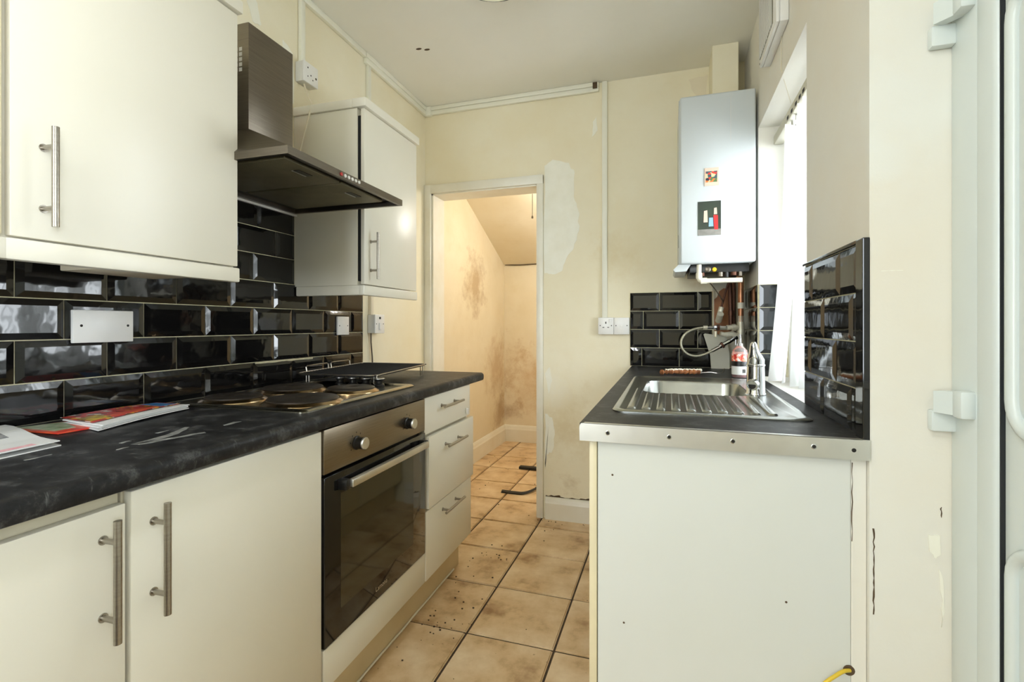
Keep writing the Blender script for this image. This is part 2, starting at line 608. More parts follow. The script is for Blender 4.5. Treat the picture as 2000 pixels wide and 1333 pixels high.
# door casing
tr = struct(thing('trim_1', (-1.1, YB, 0)), 'white painted door casing around the open doorway in the back wall')
bx('lining', 'trim', tr, DX0 - 0.004, DX0 + 0.022, YB - 0.004, YB + 0.156, 0, DZ)
bx('lining', 'trim', tr, DX1 - 0.012, DX1 + 0.004, YB - 0.004, YB + 0.156, 0, DZ)
bx('lining', 'trim', tr, DX0, DX1, YB - 0.004, YB + 0.156, DZ - 0.018, DZ + 0.004)
bx('architrave', 'trim', tr, WL - 0.025, DX0 + 0.010, YB - 0.020, YB, 0, 2.045, 0.004)
bx('architrave', 'trim', tr, DX1 - 0.008, DX1 + 0.032, YB - 0.018, YB, 0, 2.045, 0.004)
bx('architrave', 'trim', tr, DX0 - 0.02, DX1 + 0.032, YB - 0.019, YB, 1.990, 2.045, 0.004)

# bare plaster patches, stains on the back wall


def patch(name, parent, pts, mat, d=(0, -0.0012, 0), n=4, jit=0.006):
    """irregular outline: subdivide and jitter the polygon"""
    out = []
    P = [Vector(p) for p in pts]
    dv = Vector(d).normalized()
    for i in range(len(P)):
        a, b = P[i], P[(i + 1) % len(P)]
        for k in range(n):
            q = a.lerp(b, k / n)
            j = Vector((random.uniform(-jit, jit), random.uniform(-jit, jit), random.uniform(-jit, jit)))
            j -= dv * j.dot(dv)
            out.append(q + (j if k else j * 0.4))
    return obj(name, prism(new(), out, d), mat, parent)


def BW(u, v): return (u, YB - 0.0002, v)


patch('plaster_patch', wall_back, [BW(-.708, 2.10), BW(-.66, 2.13), BW(-.56, 2.10), BW(-.525, 2.04), BW(-.53, 1.90), BW(-.505, 1.82), BW(-.50, 1.70), BW(-.53, 1.60), BW(-.575, 1.54), BW(-.60, 1.47), BW(-.66, 1.45), BW(-.708, 1.46)], 'plaster')
patch('plaster_patch', wall_back, [BW(-.705, .86), BW(-.675, .90), BW(-.66, .82), BW(-.685, .74)], 'plaster', jit=0.004)
patch('plaster_patch', wall_back, [BW(-.705, .62), BW(-.66, .60), BW(-.645, .50), BW(-.66, .40), BW(-.69, .38), BW(-.705, .30)], 'plaster', jit=0.006)
patch('plaster_patch', wall_back, [BW(-.42, 2.32), BW(-.40, 2.36), BW(-.395, 2.27), BW(-.425, 2.24)], 'plaster', jit=0.003)
patch('mould_stain', wall_back, [BW(-.70, .135), BW(-.62, .142), BW(-.60, .134), BW(-.50, .132), BW(-.44, .142), BW(-.30, .136), BW(-.30, .131), BW(-.70, .130)], 'dirt', n=5, jit=0.004)
patch('plaster_patch', wall_back, [BW(0.10, 2.49), BW(.20, 2.50), BW(.19, 2.40), BW(.16, 2.36), BW(.12, 2.43)], 'hall', jit=0.004)

# ---- bevelled metro tiles
metro_cache = {}


def metro_mesh(w, h):
    key = (round(w, 3), round(h, 3))
    if key in metro_cache:
        return metro_cache[key]
    bm = new()
    iv = min(0.016, w * 0.35, h * 0.35)
    lv = []
    for ins, z in ((0, 0), (0, 0.0045), (iv, 0.0085)):
        x, y = w / 2 - ins, h / 2 - ins
        lv.append([bm.verts.new(p) for p in ((-x, -y, z), (x, -y, z), (x, y, z), (-x, y, z))])
    for a, b in zip(lv, lv[1:]):
        for k in range(4):
            bm.faces.new((a[k], a[(k + 1) % 4], b[(k + 1) % 4], b[k]))
    bm.faces.new(lv[2])
    bm.faces.new(lv[0][::-1])
    bmesh.ops.recalc_face_normals(bm, faces=bm.faces)
    me = bpy.data.meshes.new('tile')
    bm.to_mesh(me)
    bm.free()
    me.materials.append(M['tile'])
    metro_cache[key] = me
    return me


def metro(parent, rows, mapping, rot, lo, hi):
    """rows: (z0, z1, [vertical joints]); mapping(u, z) -> world centre"""
    for z0, z1, js in rows:
        e = [lo] + [j for j in sorted(js) if lo + 0.012 < j < hi - 0.012] + [hi]
        for a, b in zip(e, e[1:]):
            g = 0.0014
            o = bpy.data.objects.new('tile', metro_mesh(b - a - 2 * g, z1 - z0 - 2 * g))
            o.parent = parent
            o.location = Vector(mapping((a + b) / 2, (z0 + z1) / 2)) - ORG[parent.name]
            w = 0.004
            o.rotation_euler = (Matrix(rot).to_3x3() @ Matrix.Rotation(random.uniform(-w, w), 3, 'X') @ Matrix.Rotation(random.uniform(-w, w), 3, 'Y')).to_euler()
            COL.objects.link(o)


def cols(*c):
    return Matrix(c).transposed()


ROT_L = cols((0, 1, 0), (0, 0, 1), (1, 0, 0))      # faces +x
ROT_R = cols((0, -1, 0), (0, 0, 1), (-1, 0, 0))    # faces -x
ROT_B = cols((1, 0, 0), (0, 0, 1), (0, -1, 0))     # faces -y
GB = 0.003
bx('grout_bed', 'grout', wall_left, WL, WL + GB, 0.02, 2.152, WT, 1.315)
bx('grout_bed', 'grout', wall_left, WL, WL + GB, 1.066, 1.664, 1.315, 1.625)
JA = [0.742 + 0.2015 * k for k in range(-3, 8)]
JB = [0.842 + 0.2015 * k for k in range(-4, 8)]
mapL = lambda u, z: (WL + 0.001, u, z)
metro(wall_left, [(WT, 1.010, JB), (1.010, 1.113, JA), (1.113, 1.2145, JB), (1.2145, 1.316, JA)], mapL, ROT_L, 0.04, 2.15)
metro(wall_left, [(1.316, 1.418, [1.445 - .2015, 1.445, 1.651]), (1.418, 1.518, [1.357, 1.56]), (1.518, 1.622, [1.262, 1.464])], mapL, ROT_L, 1.068, 1.662)
gp = []
for k in range(13):
    gp.append((WL + 0.008, 1.455 + k * 0.026, 1.0065 + random.uniform(-.001, .001)))
bm = tube(new(), gp, [random.uniform(0.003, 0.0055) for _ in gp], 6)
obj('loose_grout', bm, 'grout', wall_left)

# back wall tiles
bx('grout_bed', 'grout', wall_back, -0.212, 0.222, YB - GB, YB, WTR, 1.331)
mapB = lambda u, z: (u, YB - 0.001, z)
rb = [WTR + 0.1025 * k for k in range(5)]
metro(wall_back, [(rb[3], rb[4], [-.052, .147]), (rb[2], rb[3], [-.138, .052]), (rb[1], rb[2], [-.052, .147]), (rb[0], rb[1], [-.146, .052])], mapB, ROT_B, -0.21, 0.22)
# right wall tiles, near panel
bx('grout_bed', 'grout', wall_right, WR - GB, WR, 1.186, 1.62, WTR, 1.320)
mapR = lambda u, z: (WR - 0.001, u, z)
rr = [WTR, 1.016, 1.115, 1.217, 1.318]
metro(wall_right, [(rr[3], rr[4], [1.309, 1.534]), (rr[2], rr[3], [1.221, 1.427]), (rr[1], rr[2], [1.331, 1.547]), (rr[0], rr[1], [1.232, 1.431])], mapR, ROT_R, 1.19, 1.62)
bm = box(new(), WR - 0.012, WR + 0.001, YE - 0.002, 1.189, 0.913, 1.325, 0.002)
obj('tile_edge_trim', bm, 'tile', wall_right)
bx('tile_edge_trim', 'tile', wall_right, WR - 0.0105, WR, 1.189, 1.62, 1.319, 1.326, 0.001)
# right wall tiles, stub beyond the window and its reveal
bx('grout_bed', 'grout', wall_right, WR - GB, WR, WY1, YB, WTR, 1.331)
metro(wall_right, [(rb[k], rb[k + 1], [2.63 + .1 * (k % 2)]) for k in range(4)], mapR, ROT_R, WY1 + 0.003, YB - 0.01)
bx('grout_bed', 'grout', wall_right, WR, 0.50, WY1 - GB, WY1, WTR, 1.331)
metro(wall_right, [(rb[k], rb[k + 1], []) for k in range(4)], lambda u, z: (u, WY1 - 0.001, z), ROT_B, WR + 0.002, 0.49)

# cracks and flaking paint on the end of the right wall (plane y = YE) and edges


def EW(x, z): return (x, YE - 0.0002, z)


def ribbon(name, parent, path, w, mat, d, axis=0):
    a, b = [], []
    for p in path:
        ww = w * random.uniform(0.3, 1.2)
        q = list(p); q[axis] += ww; a.append(tuple(q))
        q = list(p); q[axis] -= ww; b.append(tuple(q))
    return obj(name, prism(new(), a + b[::-1], d), mat, parent)


cz = [0.745 - 0.009 * k for k in range(20)]
ribbon('crack', wall_right, [EW(0.3875 + random.uniform(-.0012, .0012), z) for z in cz], 0.0016, 'dirt', (0, -0.0006, 0))
ribbon('crack', wall_right, [EW(0.497 + random.uniform(-.001, .001), 0.80 - 0.004 * k) for k in range(6)], 0.0008, 'dirt', (0, -0.0006, 0))
patch('paint_flake', wall_right, [EW(.476, .745), EW(.496, .745), EW(.497, .71), EW(.489, .70), EW(.478, .712)], 'plaster', (0, -0.0015, 0), 3, 0.002)
patch('paint_flake', wall_right, [EW(.494, .68), EW(.501, .66), EW(.503, .60), EW(.497, .57), EW(.499, .62)], 'plaster', (0, -0.0015, 0), 3, 0.002)
ribbon('filled_crack', wall_right, [EW(0.4 + .006 * k, 1.257) for k in range(7)], 0.0007, 'plaster', (0, -0.0002, 0), 2)

# ---- window over the sink
win = struct(thing('window_1', (0.56, (WY0 + WY1) / 2, WZ0)), 'white framed window behind the vertical blind over the sink')
for a in ((WY0, WY0 + .06, WZ0, WZ1), (WY1 - .06, WY1, WZ0, WZ1), (WY0, WY1, WZ0, WZ0 + .06), (WY0, WY1, WZ1 - .06, WZ1)):
    bx('frame', 'upvc', win, 0.53, 0.60, a[0], a[1], a[2], a[3], 0.006)
bx('pane', 'glass', win, 0.562, 0.568, WY0 + .05, WY1 - .05, WZ0 + .05, WZ1 - .05)
fill_win_rear = struct(thing('added_window_rear', (-1.0, YR - 0.1, 0.70)), 'added white framed window in the wall behind the viewer, letting in fill light')  # unseen window, added to light the room from behind
for a in ((-1.40, -1.34, .70, 2.44), (-.66, -.60, .70, 2.44), (-1.40, -.60, .70, .76), (-1.40, -.60, 2.38, 2.44)):
    bx('frame', 'upvc', fill_win_rear, a[0], a[1], YR - 0.13, YR - 0.06, a[2], a[3], 0.006)
bx('pane', 'glass', fill_win_rear, -1.35, -.65, YR - 0.10, YR - 0.094, .75, 2.39)
fill_win_side = struct(thing('added_window_side', (DR + .08, -0.75, 0.85)), 'added white framed window in the right wall behind the viewer, letting in fill light')  # unseen window, added to light the left cabinets from the right
for a in ((-1.40, -1.34, .85, 2.15), (-.16, -.10, .85, 2.15), (-1.40, -.10, .85, .91), (-1.40, -.10, 2.09, 2.15), (-.78, -.72, .85, 2.15)):
    bx('frame', 'upvc', fill_win_side, DR + .06, DR + .12, a[0], a[1], a[2], a[3], 0.006)
bx('pane', 'glass', fill_win_side, DR + .088, DR + .093, -1.35, -.15, .90, 2.10)

# ---- white door on the right
door = struct(thing('door_1', (DR, 0.62, 0)), 'white moulded outer door with flag hinges at the right edge')
YG = 1.003   # gasket line
bm = new()
box(bm, DR, DR + 0.07, 1.066, YE - 0.001, 0, 2.10, 0.004)
box(bm, DR, DR + 0.07, 0.10, YE - 0.001, 2.03, 2.10, 0.004)
box(bm, DR, DR + 0.07, 0.10, 0.17, 0, 2.10, 0.004)
obj('frame', bm, 'upvc', door, True)
bm = new()
box(bm, DR - 0.004, DR + 0.06, YG + 0.004, 1.064, 0.02, 2.028, 0.010, 3)
box(bm, DR - 0.004, DR + 0.06, 0.172, 0.24, 0.02, 2.028, 0.010, 3)
obj('sash', bm, 'upvc', door, True)
bx('gasket', 'gasket', door, DR + 0.002, DR + 0.03, YG + 0.0012, YG + 0.004, 0.02, 2.028)
pan = bx('door_panel', 'upvc', door, DR + 0.008, DR + 0.045, 0.24, YG + 0.0005, 0.02, 2.028)


def moulding(z0, z1):
    pts = []
    y0, y1, r = 0.31, 0.982, 0.05
    for cy, cz, a0 in ((y1 - r, z0 + r, -90), (y1 - r, z1 - r, 0), (y0 + r, z1 - r, 90), (y0 + r, z0 + r, 180)):
        for k in range(7):
            a = math.radians(a0 + 15 * k)
            pts.append((DR + 0.007, cy + r * math.cos(a), cz + r * math.sin(a)))
    obj('moulding', tube(new(), pts, 0.011, 10, closed=True), 'upvc', pan, True)
    q = [(DR + 0.009, (p[1] - .646) * .93 + .646, (p[2] - (z0 + z1) / 2) * .965 + (z0 + z1) / 2) for p in pts]
    obj('raised_field', prism(new(), q, (-0.006, 0, 0)), 'upvc', pan)


moulding(0.98, 1.68)
moulding(0.16, 0.80)
moulding(1.76, 1.96)
for z in (0.948, 1.678):
    h = obj('hinge', box(new(), 0.474, 0.514, YE - 0.020, YE - 0.0005, z, z + 0.040, 0.004), 'upvc', door, True)
    bm = new()
    prism(bm, [(0.474, YE - 0.026, z + 0.038), (0.474, YE - 0.026, z + 0.078), (DR - 0.004, 1.092, z + 0.082), (DR - 0.004, 1.080, z + 0.082), (DR - 0.004, 1.080, z + 0.036)], (0.018, 0.010, 0))
    obj('hinge_arm', bm, 'upvc', h)
    obj('hinge_cap', box(new(), DR - 0.022, DR + 0.004, 1.068, 1.098, z + 0.034, z + 0.084, 0.005), 'upvc', h, True)

# ================================================================== LEFT RUN
FX = -0.893           # front face of the base doors


def bar_handle(parent, p0, p1, out, r=0.006, stand=0.034, inset=0.036):
    """bar from p0 to p1 on a face, standing off along out; with two posts"""
    p0, p1, out = Vector(p0), Vector(p1), Vector(out)
    d = (p1 - p0).normalized()
    bm = new()
    cyl(bm, p0 + out * stand, p1 + out * stand, r, 18)
    for q in (p0 + d * inset, p1 - d * inset):
        cyl(bm, q, q + out * stand, 0.0045, 14)
        cyl(bm, q, q + out * 0.002, 0.0075, 14)
    return obj('handle', bm, 'steel', parent, True)


def base_cab(y0, y1, hy, label, first_z=0.858):
    t = thing('base_cabinet', (-1.18, (y0 + y1) / 2, 0.15), label, 'cabinet', 'cream base cabinets under the left worktop')
    LEFT.append(t)
    bx('body', 'carcass', t, WL + 0.03, FX - 0.022, y0 + 0.001, y1 - 0.001, 0.15, 0.868)
    d = bx('door', 'cream', t, FX - 0.018, FX, y0 + 0.003, y1 - 0.003, 0.152, first_z, 0.002)
    bar_handle(d, (FX, hy, 0.634), (FX, hy, 0.833), (1, 0, 0))
    return t


base_cab(0.095, 0.592, 0.553, 'cream base cabinet at the left edge with its handle near the right side', 0.846)
base_cab(0.595, 1.098, 0.637, 'cream base cabinet left of the oven with its handle near the left side', 0.862)

# oven housing
t = thing('oven_housing', (-1.18, 1.40, 0.15), 'cream housing unit with a filler panel below the built-in oven', 'cabinet')
LEFT.append(t)
bm = new()
box(bm, WL + 0.03, FX - 0.022, 1.1, 1.112, 0.15, 0.868)
box(bm, WL + 0.03, FX - 0.022, 1.688, 1.70, 0.15, 0.868)
box(bm, WL + 0.03, FX - 0.022, 1.112, 1.688, 0.15, 0.262)
obj('body', bm, 'carcass', t)
bx('filler_panel', 'cream', t, FX - 0.018, FX, 1.103, 1.702, 0.152, 0.264, 0.002)

# oven
t = thing('oven', (-1.15, 1.40, 0.266), 'built-in single oven with steel control panel and black glass door', 'oven')
LEFT.append(t)
bx('body', 'black', t, WL + 0.06, FX - 0.018, 1.114, 1.686, 0.266, 0.862)
cp = bx('control_panel', 'oven_steel', t, FX - 0.018, FX + 0.002, 1.103, 1.697, 0.742, 0.864, 0.002)
for y in (1.251, 1.556):
    k = obj('knob', lathe(new(), [(0.021, 0), (0.021, 0.004), (0.018, 0.006), (0.0175, 0.028)], (FX + 0.002, y, 0.797), 28, (1, 0, 0)), 'black', t, True)
    obj('knob_cap', lathe(new(), [(0.0185, 0.026), (0.0185, 0.031), (0.0165, 0.0335), (0, 0.0335)], (FX + 0.002, y, 0.797), 28, (1, 0, 0)), 'chrome' if False else 'strip_steel', k, True)
    bm = new()
    for q in range(7):
        a = math.radians(-120 + 40 * q + 90)
        cy, czz = y + 0.031 * math.cos(a), 0.797 + 0.031 * math.sin(a)
        box(bm, FX + 0.002, FX + 0.0024, cy - .0012, cy + .0012, czz - .0022, czz + .0022)
    obj('dial_mark', bm, 'hole', t)
dr = bx('oven_door', 'black_glass', t, FX - 0.016, FX + 0.004, 1.103, 1.697, 0.268, 0.734, 0.003)
bx('window_glass', 'oven_window', dr, FX + 0.0035, FX + 0.0046, 1.172, 1.60, 0.345, 0.672)
bm = new()
box(bm, FX + 0.026, FX + 0.042, 1.178, 1.655, 0.690, 0.712, 0.002)
obj('handle', bm, 'strip_steel', dr, True)
for y in (1.160, 1.645):
    bx('handle_bracket', 'black', dr, FX + 0.003, FX + 0.032, y, y + 0.022, 0.684, 0.714, 0.003)
cu = bpy.data.curves.new('logo', 'FONT')
cu.body = 'Lamona'
cu.size = 0.022
cu.align_x = 'CENTER'
tmp = bpy.data.objects.new('tmp', cu)
COL.objects.link(tmp)
dg = bpy.context.evaluated_depsgraph_get()
me = bpy.data.meshes.new_from_object(tmp.evaluated_get(dg))
bpy.data.objects.remove(tmp)
me.materials.clear()
me.materials.append(M['strip_steel'])
me.transform(Matrix.Translation((FX + 0.0046, 1.385, 0.297)) @ cols((0, 1, 0), (0, 0, 1), (1, 0, 0)).to_4x4())
lo = bpy.data.objects.new('logo', me)
COL.objects.link(lo)
lo.parent = dr
lo.location = -ORG[dr.name]
ORG[lo.name] = Vector((0, 0, 0))

# drawer unit
t = thing('drawer_unit', (-1.18, 1.94, 0.15), 'cream three-drawer base unit at the far end of the left worktop', 'drawer unit')
LEFT.append(t)
bx('body', 'carcass', t, WL + 0.03, FX - 0.022, 1.703, 2.175, 0.15, 0.868)
bx('end_panel', 'cream', t, WL + 0.03, FX - 0.022, 2.176, 2.186, 0.15, 0.868)
for (z0, z1, dx, dy, hz) in ((0.722, 0.866, 0, -0.008, 0.815), (0.432, 0.712, 0.012, 0.006, 0.652), (0.152, 0.422, 0.002, 0.0, 0.379)):
    d = bx('drawer', 'cream', t, FX - 0.018 + dx, FX + dx, 1.706 + dy, 2.178 + dy, z0, z1, 0.002)
    bar_handle(d, (FX + dx, 1.825 + dy, hz), (FX + dx, 2.025 + dy, hz), (1, 0, 0), 0.0055, 0.032, 0.034)
    if z0 > 0.7:
        bx('child_lock', 'white', d, FX, FX + 0.008, 2.115, 2.135, 0.732, 0.760, 0.002)

# plinth
t = obj('plinth', box(new(), -0.966, -0.950, 0.05, 2.165, 0.0, 0.15, 0.001), 'plinth')
LEFT.append(tag(t, 'beige kickboard along the floor under the left cabinets', 'plinth'))
bm = tube(new(), [(-0.946, 0.1 + 0.08 * k, 0.006 + 0.003 * random.random()) for k in range(26)], 0.004, 6)
obj('sealant_bead', bm, 'trim', t)

# left worktop
WFX = -0.872


def wt_profile(y):
    p = [(WL, 0.87), (WFX - 0.012, 0.87), (WFX - 0.003, 0.8735), (WFX, 0.882)]
    for k in range(7):
        a = math.radians(15 * k)
        p.append((WFX - 0.016 + 0.016 * math.cos(a), WT - 0.016 + 0.016 * math.sin(a)))
    p.append((WL, WT))
    return [(x, y, z) for x, z in p]


bm = prism(new(), wt_profile(0.0), (0, 2.305, 0))
wtl = obj('worktop', bm, 'worktop', None, True)
LEFT.append(tag(wtl, 'charcoal laminate worktop running along the left wall under the hob', 'worktop'))


def WTP(x, y): return (x, y, WT + 0.0001)


for i, pts in enumerate(([(-1.02, .72), (-1.035, .80), (-1.075, .86), (-1.085, .855), (-1.05, .78), (-1.035, .70)],
                         [(-1.035, .70), (-1.015, .70), (-1.0, .77), (-.985, .825), (-.995, .83), (-1.018, .76)],
                         [(-1.07, .70), (-1.06, .70), (-1.065, .72), (-1.075, .72)],
                         [(-1.02, .66), (-1.014, .66), (-1.016, .68), (-1.022, .68)],
                         [(-1.02, .90), (-1.01, .90), (-1.015, .95), (-1.03, .94)],
                         [(-1.09, .79), (-1.082, .79), (-1.088, .82), (-1.094, .82)],
                         [(-1.10, .56), (-1.092, .56), (-1.094, .60), (-1.102, .60)])):
    patch('paint_smear', wtl, [WTP(*p) for p in pts], 'smear', (0, 0, 0.0004), 3, 0.003)

# hob
HZ = WT + 0.0008
t = thing('hob', (-1.165, 1.39, HZ), 'stainless steel electric hob with four solid hotplates on the left worktop', 'hob')
LEFT.append(t)
bm = new()
hx0, hx1, hy0, hy1 = -1.405, -0.932, 1.075, 1.70


def rrect(x0, x1, y0, y1, r, z, n=5):
    out = []
    for cx, cy, a0 in ((x1 - r, y0 + r, -90), (x1 - r, y1 - r, 0), (x0 + r, y1 - r, 90), (x0 + r, y0 + r, 180)):
        for k in range(n + 1):
            a = math.radians(a0 + 90.0 * k / n)
            out.append((cx + r * math.cos(a), cy + r * math.sin(a), z))
    return out


def loft(bm, loops, cap0=True, cap1=True):
    rings = [[bm.verts.new(p) for p in l] for l in loops]
    n = len(rings[0])
    for a, b in zip(rings, rings[1:]):
        for k in range(n):
            bm.faces.new((a[k], a[(k + 1) % n], b[(k + 1) % n], b[k]))
    if cap0: bm.faces.new(rings[0][::-1])
    if cap1: bm.faces.new(rings[-1])
    return bm


loft(bm, [rrect(hx0, hx1, hy0, hy1, 0.02, HZ), rrect(hx0, hx1, hy0, hy1, 0.02, HZ + 0.004), rrect(hx0 + .006, hx1 - .006, hy0 + .006, hy1 - .006, 0.018, HZ + 0.009),
          rrect(hx0 + .022, hx1 - .022, hy0 + .022, hy1 - .022, 0.014, HZ + 0.009), rrect(hx0 + .028, hx1 - .028, hy0 + .028, hy1 - .028, 0.012, HZ + 0.0055)])
obj('hob_tray', bm, 'hob', t, True)
for x, y, r in ((-1.285, 1.185, 0.080), (-1.050, 1.212, 0.102), (-1.270, 1.425, 0.100), (-1.062, 1.470, 0.080)):
    p = obj('hotplate', lathe(new(), [(r - .004, 0.012), (r, 0.014), (r, 0.019), (r - .004, 0.022), (0.026, 0.022), (0.022, 0.020), (0, 0.020)], (x, y, HZ), 40), 'hotplate', t, True)
    obj('rim', lathe(new(), [(r + .016, 0.005), (r + .015, 0.008), (r + .006, 0.0135), (r + .0005, 0.0165), (r - .006, 0.0165)], (x, y, HZ), 40), 'plate_rim', p, True)
for i in range(4):
    x = -1.222 + 0.058 * i
    k = obj('knob', lathe(new(), [(0.019, 0.006), (0.019, 0.012), (0.014, 0.016), (0.015, 0.026), (0.021, 0.030), (0.021, 0.033)], (x, 1.628, HZ), 24), 'black', t, True)
    obj('knob_cap', lathe(new(), [(0.0215, 0.033), (0.0215, 0.0345), (0.018, 0.036), (0, 0.036)], (x, 1.628, HZ), 24), 'strip_steel', k, True)

# grill rack lying across the hob and worktop
t = thing('grill_rack', (-1.24, 1.82, HZ), 'black wire grill rack with raised handles resting over the far end of the hob', 'rack')
LEFT.append(t)
RZ = 0.959
c4 = [Vector(p) for p in ((-1.385, 1.570, RZ), (-1.425, 2.080, RZ + .004), (-1.085, 2.100, RZ + .004), (-1.050, 1.600, RZ - .002))]
fr = []
for i in range(4):
    a, b, p = c4[i], c4[(i + 1) % 4], c4[i - 1]
    fr += [a + (p - a).normalized() * 0.03, a + ((p - a).normalized() + (b - a).normalized()) * 0.009, a + (b - a).normalized() * 0.03]
obj('wire_frame', tube(new(), fr, 0.0032, 8, closed=True), 'steel', t, True)
for k in range(26):
    f = (k + 0.5) / 26
    a, b = c4[0].lerp(c4[1], f), c4[3].lerp(c4[2], f)
    obj('wire', cyl(new(), a, b, 0.0022, 6), 'rack', t)
for k in range(4):
    f = 0.12 + 0.25 * k
    a, b = c4[0].lerp(c4[3], f), c4[1].lerp(c4[2], f)
    obj('cross_wire', cyl(new(), a - Vector((0, 0, .004)), b - Vector((0, 0, .004)), 0.0026, 6), 'rack', t)
tray = [c + Vector((0, 0, -0.0075)) for c in (c4[0].lerp(c4[2], .03), c4[1].lerp(c4[3], .03), c4[2].lerp(c4[0], .03), c4[3].lerp(c4[1], .03))]
obj('trivet_sheet', prism(new(), tray, (0, 0, 0.002)), 'rack', t)
for f0, f1 in ((0.14, 0.44), (0.48, 0.78)):
    a, b = c4[0].lerp(c4[1], f0), c4[0].lerp(c4[1], f1)
    up = Vector((-0.004, 0, 0.024))
    obj('raised_handle', tube(new(), [a, a + up * .8, a + up + (b - a) * .06, b + up - (b - a) * .06, b + up * .8, b], 0.0026, 8), 'steel', t, True)
for p, zb in ((c4[0].lerp(c4[2], .07), HZ + .010), (c4[3].lerp(c4[1], .06), HZ + .010), (c4[1].lerp(c4[3], .06), HZ), (c4[2].lerp(c4[0], .06), HZ)):
    obj('foot', tube(new(), [(p.x, p.y, RZ), (p.x, p.y, zb + .002), (p.x + .012, p.y, zb + .002), (p.x + .012, p.y, RZ)], 0.0024, 8), 'steel', t, True)

# ---- wall cabinets
CX = -1.140


def wall_cab(y0, y1, door_y, label, hy=None, gap=0.002, doormat='cream', side=True, pel_side=False, z_top=2.012):
    t = thing('wall_cabinet', ((WL + CX) / 2, (y0 + y1) / 2, 1.27), label, 'cabinet', 'cream wall cabinets on the left wall')
    LEFT.append(t)
    bx('body', 'cream', t, WL + 0.001, CX - 0.018 - gap, y0, y1, 1.308, z_top - .001, 0.001)
    if gap > 0.005:
        bx('door_gap', 'dark_gap', t, CX - 0.019 - gap, CX - 0.017, y0 + 0.006, y1 - 0.006, 1.325, z_top - .03)
    d = bx('door', doormat, t, CX - 0.017, CX, door_y[0], door_y[1], 1.3115, z_top - 0.003, 0.0025)
    if hy:
        bar_handle(d, (CX, hy, 1.334), (CX, hy, 1.522), (1, 0, 0))
    # pelmet and cornice
    bm = new()
    box(bm, CX - 0.022, CX + 0.003, y0 - 0.004, y1 + 0.001, 1.268, 1.3075, 0.004)
    if pel_side:
        box(bm, WL + 0.014, CX - 0.018, y0 - 0.004, y0 + 0.018, 1.268, 1.3075, 0.004)
    obj('pelmet', bm, 'cream', t, True)
    bm = new()
    box(bm, CX - 0.05, CX + 0.012, y0 - 0.008, y1 + 0.004, z_top, z_top + 0.036, 0.004)
    box(bm, WL + 0.001, CX - 0.049, y0 - 0.008, y0 + 0.05, z_top, z_top + 0.036, 0.004)
    obj('cornice', bm, 'cream', t, True)
    return t


wall_cab(0.10, 0.556, (0.105, 0.551), 'cream wall cabinet cut off by the left edge above the worktop', None, doormat='cream_edge')
t = wall_cab(0.558, 1.064, (0.562, 1.060), 'large cream wall cabinet between the left edge and the cooker hood', 0.612)
bx('under_cabinet_light', 'cable', t, WL + 0.06, CX - 0.10, 0.80, 1.03, 1.281, 1.3075, 0.003)
t = wall_cab(1.664, 2.105, (1.668, 2.101), 'small cream wall cabinet right of the cooker hood with a dark gap behind its door', 1.712, 0.013, pel_side=True)

# ---- cooker hood
t = thing('cooker_hood', (-1.22, 1.345, 1.605), 'stainless steel chimney cooker hood above the hob', 'cooker hood')
LEFT.append(t)
hy0, hy1, hxf = 1.048, 1.650, -0.962
ch = (1.162, 1.348, -1.205)          # chimney y0, y1, front x
bm = new()
X0 = WL + 0.010
# canopy: rim + sloped pyramid, hollow underneath
rim = [(X0, hy0), (hxf, hy0), (hxf, hy1), (X0, hy1)]
top = [(X0, ch[0] - .004), (ch[2] + .004, ch[0] - .004), (ch[2] + .004, ch[1] + .004), (X0, ch[1] + .004)]
inn = [(X0 + .02, hy0 + .012), (hxf - .012, hy0 + .012), (hxf - .012, hy1 - .012), (X0 + .02, hy1 - .012)]
loft(bm, [[(x, y, 1.632) for x, y in inn], [(x, y, 1.604) for x, y in inn], [(x, y, 1.604) for x, y in rim], [(x, y, 1.626) for x, y in rim], [(x, y, 1.738) for x, y in top]])
can = obj('canopy', bm, 'dark_steel', t)
bx('light_panel', 'hood_under', t, X0 + .02, hxf - .012, hy0 + .013, hy1 - .013, 1.620, 1.631)
for a, b in ((hy0 + .05, 1.343), (1.355, hy1 - .05)):
    f = bx('grease_filter', 'filter', t, X0 + .06, hxf - .055, a, b, 1.611, 1.6205, 0.003)
    bx('latch', 'hood_under', f, hxf - .105, hxf - .085, (a + b) / 2 - .03, (a + b) / 2 + .03, 1.6095, 1.6112)
    bx('latch_slot', 'strip_steel', f, hxf - .112, hxf - .107, (a + b) / 2 - .03, (a + b) / 2 + .03, 1.6095, 1.6112)
chm = bx('chimney', 'dark_steel', t, X0, ch[2], ch[0], ch[1], 1.735, 2.062, 0.0015)
for r in range(5):
    for c in range(5):
        z = 1.985 - 0.0155 * r
        x = ch[2] - 0.030 - 0.017 * c
        bx('vent_slot', 'grey_plate', chm, x - .0055, x + .0055, ch[0] - .0006, ch[0] + .0005, z - .0055, z + .0055)
bm = new()
for k in range(6):
    y = 1.275 + 0.0185 * k
    b = obj('button', lathe(new(), [(0.0055, 0), (0.0055, 0.003), (0.004, 0.004), (0, 0.004)], (hxf, y, 1.615), 14, (1, 0, 0)), 'red' if k == 0 else 'white', t, True)
bm.free()
bx('edge_trim', 'grey_plate', t, WL + 0.0095, WL + 0.018, 1.07, 1.662, 1.596, 1.6035)

